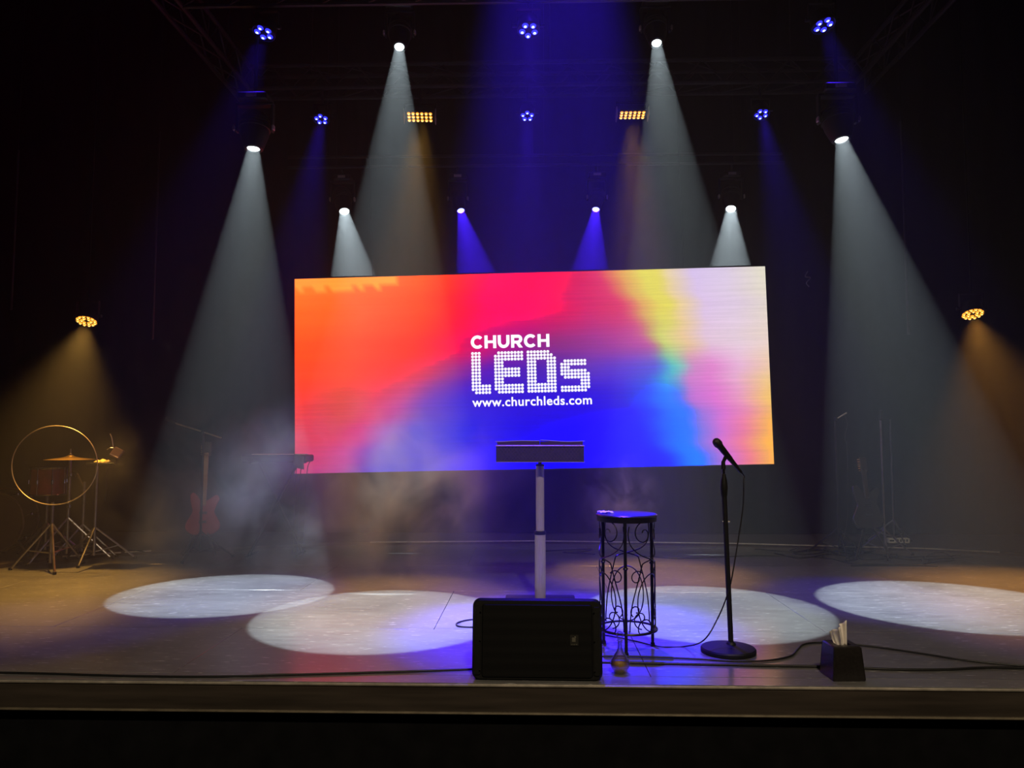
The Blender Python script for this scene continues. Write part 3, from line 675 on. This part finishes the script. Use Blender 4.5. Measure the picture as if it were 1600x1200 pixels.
for a, b in ((no.outputs[0], cr.inputs[0]), (cr.outputs[0], df.inputs[0]), (cr.outputs[0], tl.inputs[0]), (df.outputs[0], mxs.inputs[1]), (tl.outputs[0], mxs.inputs[2]), (mxs.outputs[0], out.inputs[0])): nt.links.new(a, b)
outp = [(.0, 0), (.026, 0), (.030, .004), (.038, .016), (.0485, .036), (.0495, .050), (.043, .072), (.028, .096), (.017, .112), (.0125, .128), (.0115, .150), (.0125, .160), (.017, .166)]
inp = [(r-.003, z) for r, z in reversed(outp[4:])]+[(.033, .018), (.024, .008), (0, .007)]
MB().lathe(outp+inp, 32).build('glass_body', gl, t, ang=60)
MB().lathe([(0, .0085), (.0235, .0095), (.0325, .019), (.0447, .036), (.0458, .046), (.0455, .049), (0, .049)], 32).build('oil_fill', oil, t, ang=60)
MB().lathe([(0, .140), (.0075, .142), (.0082, .165), (.012, .172), (.017, .182), (.0185, .193), (.015, .204), (.006, .211), (0, .212)], 20).build('stopper', gl, t, ang=60)

# ------------------------------------------------------------------ tissue box
TB = V((at(1325, 1060, 3.95).x, 4.02, 0))
t = thing('tissue_box', 'black leatherette tissue box cover standing at the stage edge', 'tissue box', TB, (0, 0, R(3)))
b0, b1, hh = .082, .070, .165
def sq(s, z, r=.006):
    return [(s-r, -s, z), (s, -s+r, z), (s, s-r, z), (s-r, s, z), (-s+r, s, z), (-s, s-r, z), (-s, -s+r, z), (-s+r, -s, z)]
rings = [sq(b0-.002, 0), sq(b0, .004), sq(b1, hh-.006), sq(b1-.006, hh), sq(.036, hh), sq(.034, hh-.02), ]
vs = sum(rings, []); fs = [tuple(range(7, -1, -1)), tuple(range(40, 48))]
for r in range(5):
    for i in range(8): j = (i+1) % 8; fs.append((r*8+i, r*8+j, (r+1)*8+j, (r+1)*8+i))
MB().add(vs, fs).build('cover', leather, t)
sm = MB()
for a in range(4):
    x, y = (1, 1, -1, -1)[a], (1, -1, -1, 1)[a]
    sm.cyl((x*(b0-.002), y*(b0-.002), .004), (x*(b1-.002), y*(b1-.002), hh-.006), .0022, n=5)
sm.build('corner_stitching', leather, t)
tb = MB(); P = []; NI, NJ = 20, 9
for j in range(NJ):
    f = j/(NJ-1)
    for i in range(NI):
        q = i/(NI-1)
        bx_, tx_ = -.026+.052*q, -.052+.080*q
        tz = .052+.048*q**.7+.016*max(0, (q-.8)/.2)
        g = f**.85
        P.append((bx_+(tx_-bx_)*g+.004*sin(q*25)*g, .020*sin(q*8.5+.6+f*.8)*(.5+.6*f)+.005*sin(q*23+f*3), hh-.018+(tz+.018)*f))
tb.add(P, [(j*NI+i, j*NI+i+1, j*NI+i+NI+1, j*NI+i+NI) for j in range(NJ-1) for i in range(NI-1)])
o = tb.build('pulled_tissue', tissue_mat, t, ang=60); so = o.modifiers.new('thick', 'SOLIDIFY'); so.thickness = .0012

# ------------------------------------------------------------------ cables on the front of the stage
cable('floor_cable', [fz(-60, 1050), fz(60, 1052), fz(200, 1056), fz(330, 1057), fz(460, 1054), fz(600, 1050), fz(690, 1047), fz(760, 1044)], .0060, 'long black cable along the stage edge from the drum side to the speaker')
cable('floor_cable', [fz(925, 1025), fz(1000, 1026), fz(1080, 1029), fz(1150, 1033), fz(1200, 1032), fz(1235, 1025), fz(1246, 1015), fz(1255, 1007), fz(1275, 1004), fz(1310, 1005), fz(1370, 1011), fz(1440, 1021), fz(1520, 1033), fz(1660, 1046)], .0055, 'black cable that kinks in an S before passing behind the tissue box')
cable('floor_cable', [fz(925, 1034), fz(1000, 1036), fz(1100, 1038), fz(1200, 1040), fz(1300, 1042), fz(1400, 1046), fz(1480, 1046), fz(1550, 1043), fz(1660, 1045)], .0075, 'thick straight black cable between the stage edge and microphone base')
cable('looped_cable', [fz(760, 967), fz(735, 968), fz(717, 972), fz(713, 976), fz(722, 979), fz(760, 980)], .005, 'small loop of black cable sticking out behind the end of the speaker')

# ------------------------------------------------------------------ drum corner
def tripod(t, x, y, ztop, zapex, spread, r, mat_, a0=.3, zb=RZ):
    MB().cyl((x, y, zb+.06), (x, y, ztop), r, n=10).build('pole', mat_, t)
    for k in range(3):
        a = a0+2*pi*k/3; fx, fy = x+spread*cos(a), y+spread*sin(a)
        o = MB().cyl((x, y, zapex), (fx, fy, zb+.01), r*.8, n=8).cyl((x, y, zapex*.35), (x+(fx-x)*.6, y+(fy-y)*.6, zb+.01+(zapex-zb)*.4), r*.5, n=6).build('leg', mat_, t)
        MB().lathe([(0, -.012), (.016, -.010), (.016, .012), (0, .014)], 10).build('rubber_foot', rubber, o, (fx, fy, zb+.0125))
dark_chrome = mat('dull chrome hardware', (.28, .26, .25), .3, .9, .15, 20)
DY = 7.35
def dz(u, v, Y=DY): return at(u, v, Y)
# big thin hoop
hc = dz(85, 727, 7.0); hr = 69*7.0/FPX
t = thing('drum_hoop', 'large thin pale hoop with a clear film, standing in front of the cymbal', 'drum hoop', (hc.x, 7.0, 0))
MB().tube([(hr*cos(2*pi*i/72), 0, hc.z+hr*.90*sin(2*pi*i/72)) for i in range(72)], .0048, 8, True).build('hoop', mat('pale brass hoop', (.50, .42, .32), .45, .4, .1, 12), t)
film = bpy.data.materials.new('clear drum film'); film.use_nodes = True; nt = film.node_tree; nt.nodes.clear()
out = nt.nodes.new('ShaderNodeOutputMaterial'); tr = nt.nodes.new('ShaderNodeBsdfTransparent'); gb = nt.nodes.new('ShaderNodeBsdfGlossy'); gb.inputs['Roughness'].default_value = .25; gb.inputs[0].default_value = (.6, .6, .7, 1); mxs = nt.nodes.new('ShaderNodeMixShader')
nz = nt.nodes.new('ShaderNodeTexNoise'); nz.inputs['Scale'].default_value = 3; mrn = nt.nodes.new('ShaderNodeMapRange'); mrn.inputs[3].default_value = .03; mrn.inputs[4].default_value = .07
nt.links.new(nz.outputs[0], mrn.inputs[0]); nt.links.new(mrn.outputs[0], mxs.inputs[0]); nt.links.new(tr.outputs[0], mxs.inputs[1]); nt.links.new(gb.outputs[0], mxs.inputs[2]); nt.links.new(mxs.outputs[0], out.inputs[0])
MB().add([(hr*cos(2*pi*i/48), .002, hc.z+hr*.9*sin(2*pi*i/48)) for i in range(48)], [tuple(range(48))]).build('clear_film', film, t)
tripod(t, -.02, .03, hc.z-hr*.9+.02, .42, .34, .013, dark_chrome, -.9, 0)
# cymbal on its stand
cc = dz(110, 716); ch = cc.z
t = thing('cymbal_stand', 'bronze cymbal lying level on a tripod stand, inside the big hoop', 'cymbal', (cc.x, DY, 0))
MB().lathe([(0, ch+.032), (.018, ch+.031), (.034, ch+.022), (.045, ch+.012), (.10, ch+.004), (.226, ch-.012), (.226, ch-.0135), (.10, ch+.002), (0, ch+.028)], 48).build('cymbal', brass, t)
MB().lathe([(0, ch+.03), (.014, ch+.03), (.014, ch+.045), (.007, ch+.05), (.006, ch+.09), (0, ch+.09)], 14).build('wing_nut', dark_chrome, t)
tripod(t, 0, 0, ch+.02, .44, .40, .014, dark_chrome, .2)
for k, z in enumerate((.55, .85)): MB().box((.012, -.012, z), (.035, .03, .04), bev=.006).build('height_clamp', dark_chrome, t)
# tom with red shell and chrome lugs, on its own stand
tc_ = dz(75, 752, 7.6); tr_ = .155
t = thing('tom_drum', 'small dark red tom drum with chrome lugs under the cymbal', 'drum', (tc_.x, 7.6, 0))
z0, z1 = tc_.z-.13, tc_.z+.13
MB().lathe([(0, z0), (tr_, z0), (tr_, z1), (0, z1)], 32).build('shell', mat('red lacquer shell', (.22, .03, .03), .25, 0, .2, 10), t)
MB().lathe([(0, z1+.004), (tr_-.005, z1+.004), (tr_, z1)], 32).build('drum_head', mat('drum skin', (.35, .33, .33), .5), t)
for z in (z0, z1): MB().tube([((tr_+.006)*cos(2*pi*i/40), (tr_+.006)*sin(2*pi*i/40), z) for i in range(40)], .008, 6, True).build('rim', chrome, t)
for k in range(8):
    a = 2*pi*k/8; x, y = (tr_+.012)*cos(a), (tr_+.012)*sin(a)
    MB().box((x, y, tc_.z), (.022, .022, .05), bev=.006).cyl((x, y, z0), (x, y, z1+.01), .0035, n=6).build('lug', chrome, t)
tripod(t, 0, .0, z0+.01, .36, .34, .015, dark_chrome, .8)
# dark bass drum on its side, half hidden at the frame edge
bc = dz(20, 790, 7.9); br = .30
t = thing('bass_drum', 'dark bass drum lying behind the tom at the frame edge', 'drum', (bc.x-.05, 7.75, RZ))
mm = M.Translation((0, 0, br+.03)) @ M.Rotation(pi/2, 4, 'X') @ M.Rotation(.25, 4, 'Y')
MB().lathe([(0, -.2), (br, -.2), (br, .2), (0, .2)], 40, mm).build('shell', mat('dark wine shell', (.05, .015, .02), .3), t)
for z in (-.2, .2):
    MB().add([mm @ V(((br+.012)*cos(2*pi*i/40), (br+.012)*sin(2*pi*i/40), z)) for i in range(40)], []).v
    MB().tube([mm @ V(((br+.008)*cos(2*pi*i/40), (br+.008)*sin(2*pi*i/40), z)) for i in range(40)], .014, 6, True).build('hoop', mat('wood hoop', (.10, .05, .03), .4), t)
for k in range(8):
    a = 2*pi*k/8+.2; p = mm @ V(((br+.02)*cos(a), (br+.02)*sin(a), 0)); q0, q1 = mm @ V(((br+.02)*cos(a), (br+.02)*sin(a), -.2)), mm @ V(((br+.02)*cos(a), (br+.02)*sin(a), .2))
    MB().cyl(q0, q1, .004, n=6).box(p, (.03, .03, .03), bev=.006).build('lug', chrome, t)
for s in (-1, 1): MB().cyl((s*br*.8, -.1, br*.7), (s*(br+.16), -.18, 0), .010, n=8).build('spur_leg', dark_chrome, t)
# microphone stand by the drums and percussion tray
p1 = dz(132, 756, 7.5)
t = thing('drum_microphone_stand', 'plain chrome tripod pole between the hoop and the percussion tray', 'microphone stand', (p1.x, 7.5, 0))
tripod(t, 0, 0, p1.z+.02, .36, .33, .012, dark_chrome, 2.2)
o = MB().cyl((0, 0, p1.z-.04), (-.10, .04, p1.z+.10), .008, n=8).build('boom', dark_chrome, t)
MB().lathe([(0, 0), (.018, .01), (.02, .05), (.012, .08), (0, .12)], 12).build('drum_microphone', plastic, o, (-.10, .04, p1.z+.07), (.3, -.9, 0))
TYY = 7.25; p2 = at(152, 727, TYY)
t = thing('percussion_tray', 'small flat percussion tray on a thin tripod pole beside the hoop', 'tray', (p2.x, TYY, 0))
tripod(t, 0, 0, p2.z, .36, .36, .012, dark_chrome, .7)
MB().box((.085, 0, p2.z+.004), (.27, .20, .012), bev=.003).build('tray_top', black_metal, t)
MB().box((.085, -.1, p2.z+.012), (.27, .008, .026), bev=.002).build('tray_lip', black_metal, t)
random.seed(5); yc = MB(); P = []
for j in range(6):
    for i in range(9): P.append((i/8*.13-.065+random.uniform(-.006, .006), j/5*.09-.045, .004+(.03*sin(pi*i/8)**.5*sin(pi*j/5)+random.random()*.022)))
yc.add(P, [(j*9+i, j*9+i+1, j*9+i+10, j*9+i+9) for j in range(5) for i in range(8)])
pp = at(163, 716, TYY); o = yc.build('yellow_cloth', mat('yellow cloth', (.75, .55, .20), .85, 0, .15, 30, .2), None, (pp.x, TYY-.02, p2.z+.012)); tag(o, 'crumpled yellow cloth lying on the percussion tray', 'cloth')
so = o.modifiers.new('thick', 'SOLIDIFY'); so.thickness = .004
pp = at(183, 705, TYY)
t = thing('drum_module', 'small tilted purple-black box with a curved wire, at the end of the percussion tray', 'drum module', (pp.x-.01, TYY+.01, p2.z+.0))
MB().cyl((-.0, 0, .0), (0, 0, .08), .010, n=8).build('post', black_metal, t)
mm = M.Translation((.005, 0, .115)) @ M.Rotation(R(24), 4, 'Y') @ M.Rotation(R(-25), 4, 'X')
MB().box((0, 0, 0), (.10, .04, .10), mm, bev=.008).build('box', mat('purple black plastic', (.06, .025, .04), .4), t)
MB().box((.0, -.021, -.038), (.085, .004, .010), mm).build('pale_strip', mat('pale strip', (.45, .35, .4), .5), t)
MB().tube(smooth_path([(-.035, 0, .16), (-.04, 0, .20), (-.052, 0, .26), (-.07, 0, .30)], 6), .0045, 6).build('curved_wire', mat('pale wire', (.6, .5, .4), .4, .4), t)
MB().tube(smooth_path([(-.075, -.03, .15), (-.05, -.035, .165), (-.02, -.03, .165)], 5), .004, 6).build('wire_hook', chrome, t)
MB().tube(smooth_path([(-.02, -.05, .005), (-.025, -.115, -.06), (-.02, -.12, -.22), (-.03, -.12, -.33)], 6), .0045, 6).build('hanging_lead', rubber, t)
# drumsticks / mop handle on the floor
a, b = fl(92, 874, RZ), fl(170, 869, RZ)
cable('floor_cable', [fl(130, 870, RZ+.008), fl(150, 864, RZ+.008), fl(168, 861, RZ+.06), fl(180, 866, RZ+.01), fl(205, 868, RZ+.008), fl(225, 862, RZ+.008), fl(190, 859, RZ+.008)], .006, 'tangled black cable on the floor behind the metal strip by the drums')

# ------------------------------------------------------------------ keys and guitar in the smoke
KY = 7.7
kp = at(425, 716, KY); kl, kr = at(385, 718, KY).x, at(484, 718, KY).x
t = thing('keyboard', 'slim dark keyboard on a crossed stand, its end in front of the screen corner', 'keyboard', (kp.x, KY, 0))
kw = kr-kl; kc = (kl+kr)/2-kp.x
MB().box((kc, 0, kp.z), (kw, .30, .07), bev=.012).build('case', plastic, t)
wk = MB().box((0, 0, 0), (.019, .13, .008)).mesh('white_key'); wk.materials.append(paper)
nk = int((kw-.1)/.0215)
for i in range(nk): obj('white_key', wk, t, (kc-kw/2+.06+i*.0215, .07, kp.z+.038))
MB().cyl((kc-.24, -.1, RZ+.01), (kc+.24, -.1, kp.z-.03), .014, n=8).build('stand_leg', black_metal, t)
MB().cyl((kc+.24, .1, RZ+.01), (kc-.24, .1, kp.z-.03), .014, n=8).build('stand_leg', black_metal, t)
for s in (-1, 1): MB().cyl((kc+s*.24, -.16, RZ+.012), (kc+s*.24, .16, RZ+.012), .014, n=8).cyl((kc+s*.24, -.14, kp.z-.042), (kc+s*.24, .14, kp.z-.042), .012, n=8).build('cross_bar', black_metal, t)
cr_ = MB(); P = []
for j in range(5):
    for i in range(6): P.append((i/5*.10, -.16-.004*sin(i*2)-.01*sin(j), .045-j/4*.13-.004*i))
cr_.add(P, [(j*6+i, j*6+i+1, j*6+i+7, j*6+i+6) for j in range(4) for i in range(5)])
o = cr_.build('draped_cloth', mat('grey cloth', (.10, .10, .10), .9), None, (kr-.11, KY, kp.z)); tag(o, 'grey cloth draped over the end of the keyboard', 'cloth')
so = o.modifiers.new('thick', 'SOLIDIFY'); so.thickness = .006
for i, (u, v) in enumerate(((470, 745), (480, 742), (463, 752))):
    cable('keyboard_lead', [(at(u, 722, KY).x, KY+.10, kp.z-.03), at(u, 735, KY), (at(u-3, v, KY).x, KY+.02, .55), (at(u-6, v, KY).x, KY+.05, RZ+.006)], .004, ('thin black lead hanging inside the screen corner under the keyboard', 'thin black lead hanging at the very end of the keyboard', 'thin black lead hanging along the screen edge under the keyboard')[i], 6)
BY = 7.45
def boom_stand(u, v_base, vtop, tip, tail, Y, label, bend=True):
    b = at(u, v_base, Y); z = at(u, vtop, Y).z; t = thing('boom_microphone_stand', label, 'microphone stand', (b.x, Y, 0))
    tripod(t, 0, 0, z, .30, .30, .011, black_metal, .4)
    a, c = at(*tip, Y)-V((b.x, Y, 0)), at(*tail, Y)-V((b.x, Y, 0))
    o = MB().cyl((a.x, -.012, a.z), (c.x, -.012, c.z), .008, n=8).build('boom_arm', dark_chrome, t)
    MB().box((0, -.01, z), (.03, .04, .04), bev=.006).build('boom_clutch', black_metal, t)
    return t, a, c
t, a, c = boom_stand(313, 850, 676, (275, 661), (347, 684), BY, 'microphone stand with a long sloping boom, standing in the smoke')
dd = (a-c).normalized(); MB().cyl(a+V((0, -.012, .0)), a+dd*.10+V((0, -.012, .02)), .014, .02, 12).build('clipped_microphone', plastic, t)
# electric guitar on a stand
def guitar(u, vb, vt, Y, col, label, neck=True):
    zb_, zt_ = at(u, vb, Y).z, at(u, vt, Y).z; x = at(u, vb, Y).x
    t = thing('electric_guitar', label, 'guitar', (x, Y, zb_), (R(-8), 0, R(12)), group='guitars on stands')
    H = zt_-zb_; bl = .40; k = MB()
    prof = [(-.0, 0), (.09, .005), (.155, .05), (.165, .11), (.13, .18), (.105, .235), (.125, .30), (.15, .36), (.12, .40), (.075, .37), (.03, .345), (-.03, .345), (-.06, .38), (-.10, .425), (-.135, .40), (-.12, .30), (-.105, .235), (-.13, .18), (-.165, .11), (-.155, .05), (-.09, .005)]
    pts = [(p.x, p.y) for p in smooth_path([(a, b, 0) for a, b in prof]+[(0, 0, 0)], 3)][:-1]; q = len(pts)
    vs = [(a*.96, -.022, .01+b*.97) for a, b in pts]+[(a, -.014, b) for a, b in pts]+[(a, .014, b) for a, b in pts]+[(a*.96, .022, .01+b*.97) for a, b in pts]
    fs = [tuple(range(q-1, -1, -1)), tuple(range(3*q, 4*q))]+[(r*q+i, r*q+(i+1) % q, (r+1)*q+(i+1) % q, (r+1)*q+i) for r in range(3) for i in range(q)]
    k.add(vs, fs).build('body', mat('guitar lacquer', col, .25), t)
    MB().box((0, -.022, .30+(H-.42)/2), (.048, .022, H-.40), bev=.006).build('neck', mat('maple neck', (.30, .18, .08) if col[0] > .1 else (.025, .018, .012), .4), t)
    o = MB().box((.008, -.015, H-.07), (.075, .016, .15), bev=.01).build('headstock', mat('dark headstock', (.02, .014, .010), .5), t)
    for i in range(6): MB().cyl((-.03, -.015, H-.125+i*.022), (-.055, -.015, H-.125+i*.022), .006, n=6).build('tuning_peg', chrome, o)
    for z in (.13, .22): MB().box((0, -.025, z), (.075, .008, .025), bev=.003).build('pickup', plastic, t)
    st = thing('guitar_stand', 'folding stand under the ' + ('red' if col[0] > .1 else 'black') + ' electric guitar', 'guitar stand', (x, Y, 0))
    for a in (-.9, .9): MB().cyl((0, .04, zb_+.12), (.22*sin(a), .08-.26*cos(a), RZ+.01), .010, n=8).build('leg', black_metal, st)
    MB().cyl((0, .04, zb_+.12), (0, .24, RZ+.01), .010, n=8).build('leg', black_metal, st)
    MB().cyl((0, .045, zb_+.10), (0, .10, zb_+.35), .010, n=8).build('post', black_metal, st)
    for s in (-1, 1): MB().cyl((s*.09, .05, zb_-.012), (s*.09, -.06, zb_-.012), .010, n=8).cyl((0, .05, zb_+.02), (s*.09, .05, zb_-.012), .010, n=8).build('cradle_arm', rubber, st)
    return t
guitar(316, 836, 690, 7.75, (.35, .04, .04), 'red electric guitar leaning on its stand in the smoke by the drum side')
# right side stands
t, a, c = boom_stand(1311, 856, 655, (1322, 645), (1304, 656), 7.9, 'thin microphone stand at the back, tip bent towards the screen')
MB().tube(smooth_path([(a.x-.02, -.02, a.z-.03), (a.x+.0, -.02, a.z-.12), (a.x-.03, -.02, a.z-.25), (a.x-.01, -.02, a.z-.4), (a.x-.03, -.02, .4), (-.02, -.03, RZ+.01)], 6), .004, 6).build('lead', rubber, t)
p3 = at(1376, 655, 7.8)
t = thing('straight_microphone_stand', 'thin straight stand rising behind the dark guitar', 'microphone stand', (p3.x, 7.8, 0))
tripod(t, 0, 0, p3.z, .30, .30, .010, dark_chrome, .2)
MB().cyl((0, 0, p3.z-.01), (0, -.02, p3.z+.09), .012, .018, 10).build('clipped_microphone', plastic, t)
guitar(1358, 826, 715, 7.65, (.02, .02, .02), 'black electric guitar leaning on its stand near the back cable tangle')
MB_ = at(1421, 650, 8.3)
t = thing('straight_microphone_stand', 'faint slim stand beyond the dark guitar, over the small white box', 'microphone stand', (MB_.x, 8.75, 0))
tripod(t, 0, 0, at(1421, 655, 8.75).z, .30, .28, .010, dark_chrome, .5)
# white power box on the riser
pw = at(1406, 836, 8.75)
t = thing('power_strip', 'pale power strip with sockets lying at the foot of the back curtain', 'power strip', (pw.x, 8.8, RZ), (0, 0, R(2)))
MB().box((0, 0, .028), (.235, .07, .055), bev=.006).build('case', mat('off white plastic', (.70, .70, .62), .5), t)
for i in range(4): MB().box((-.02+i*.035, -.035, .03), (.024, .006, .028), bev=.002).build('socket', mat('socket grey', (.12, .12, .12), .5), t)
MB().box((-.085, -.035, .03), (.05, .006, .02), bev=.002).build('switch', plastic, t)

# tangle of cables across the back of the stage on the right
random.seed(21)
labs = ['long black cable lying flat behind the microphone stand', 'looped black cable near the screen-side end of the tangle', 'black cable curling towards the dark guitar', 'thin cable winding across the middle of the tangle', 'black cable with a wide loop in front of the metal strip', 'black cable ending in the open floor of the orange light', 'pale-edged cable running along the metal strip']
spec_ = [[(1000, 868), (1060, 872), (1130, 870), (1200, 868), (1290, 872), (1330, 880), (1400, 882), (1465, 884)],
 [(1235, 860), (1255, 854), (1285, 856), (1290, 862), (1262, 866), (1240, 864), (1275, 858), (1310, 866)],
 [(1285, 870), (1300, 862), (1330, 866), (1345, 872), (1322, 876), (1330, 868), (1365, 860), (1385, 850)],
 [(1210, 864), (1250, 872), (1300, 866), (1350, 874), (1395, 872), (1402, 866), (1380, 868), (1420, 874), (1490, 872)],
 [(1440, 876), (1452, 866), (1470, 863), (1484, 868), (1492, 875), (1470, 877), (1448, 880)],
 [(1330, 884), (1380, 883), (1440, 882), (1452, 876), (1475, 872), (1520, 870)],
 [(1180, 858), (1240, 862), (1300, 859), (1360, 865), (1420, 870), (1500, 868)]]
for lb, sp_ in zip(labs, spec_):
    cable('floor_cable', [fz(u, v, .006+.004*random.random()) for u, v in sp_], .0065, lb, 6)
cable('curtain_lead', [at(1262, 424, 9.49), at(1258, 432, 9.46), at(1266, 434, 9.47), at(1260, 442, 9.47), at(1264, 448, 9.49)], .007, 'short curly lead hanging on the curtain just past the screen edge', 6, dull_alu)
cable('floor_cable', [fz(850, 861), fz(890, 859), fz(925, 858), fz(910, 862), fz(880, 863), fz(930, 866)], .007, 'black cable lying behind the iron table below the screen', 6)

# ------------------------------------------------------------------ haze and smoke
def vol_mat(name, dens, aniso, color=(.9, .92, .95), noise=None):
    m = bpy.data.materials.new(name); m.use_nodes = True; nt = m.node_tree; nt.nodes.clear()
    out = nt.nodes.new('ShaderNodeOutputMaterial'); v = nt.nodes.new('ShaderNodeVolumeScatter')
    v.inputs['Color'].default_value = (*color, 1); v.inputs['Density'].default_value = dens; v.inputs['Anisotropy'].default_value = aniso
    nt.links.new(v.outputs[0], out.inputs['Volume'])
    if noise:
        L, N = nt.links.new, nt.nodes.new
        sc, lo, hi = noise
        tc = N('ShaderNodeTexCoord'); no = N('ShaderNodeTexNoise'); no.inputs['Scale'].default_value = sc; no.inputs['Detail'].default_value = 3; no.inputs['Roughness'].default_value = .55; no.inputs['Distortion'].default_value = .6
        L(tc.outputs['Object'], no.inputs[0])
        mr = N('ShaderNodeMapRange'); mr.inputs[1].default_value = lo; mr.inputs[2].default_value = hi; L(no.outputs[0], mr.inputs[0])
        gm_ = N('ShaderNodeMapping'); gm_.inputs['Location'].default_value = (-1, -1, -1); gm_.inputs['Scale'].default_value = (2, 2, 2); L(tc.outputs['Generated'], gm_.inputs[0])
        ln = N('ShaderNodeVectorMath'); ln.operation = 'LENGTH'; L(gm_.outputs[0], ln.inputs[0])
        fo = N('ShaderNodeMapRange'); fo.interpolation_type = 'SMOOTHSTEP'; fo.inputs[1].default_value = .25; fo.inputs[2].default_value = 1.0; fo.inputs[3].default_value = 1; fo.inputs[4].default_value = 0; L(ln.outputs['Value'], fo.inputs[0])
        mu = N('ShaderNodeMath'); mu.operation = 'MULTIPLY'; L(mr.outputs[0], mu.inputs[0]); L(fo.outputs[0], mu.inputs[1])
        m2 = N('ShaderNodeMath'); m2.operation = 'MULTIPLY'; m2.inputs[1].default_value = dens; L(mu.outputs[0], m2.inputs[0]); L(m2.outputs[0], v.inputs['Density'])
    return m
o = MB().box((0, 6.8, 2.9), (2*XW-.1, 5.6, 5.75)).build('haze', vol_mat('stage haze', HAZE_DENSITY, .0)); tag(o, 'thin haze filling the air above the whole stage', 'haze', kind='stuff')
def smoke(c, d, dens, noise, label):
    o = MB().box((0, 0, 0), d).build('smoke', vol_mat('drifting smoke', dens, .1, noise=noise), None, c); tag(o, label, 'smoke', kind='stuff')
smoke((-1.3, 6.75, .70), (3.2, 2.0, 2.3), .80, (1.9, .43, .70), 'grey smoke cloud drifting in front of the lower edge of the screen')
smoke((-2.8, 7.25, .60), (3.4, 1.8, 2.2), 1.15, (1.6, .42, .72), 'grey smoke veil rolling low round the red guitar and the keyboard')
smoke((.85, 7.75, .60), (1.0, .5, 1.1), 1.6, (3.2, .44, .68), 'small puff of smoke rising under the screen beside the iron table')
# repeats share a group phrase
GR = {'floor_cable': 'cables on the stage floor', 'lighting_pipe': 'lighting pipes', 'keyboard_lead': 'leads under the keyboard', 'smoke': 'smoke clouds', 'guitar_stand': 'guitar stands', 'boom_microphone_stand': 'microphone stands at the back', 'straight_microphone_stand': 'microphone stands at the back'}
for o in S.objects:
    g = GR.get(o.name.split('.')[0])
    if g and o.parent is None: o['group'] = g
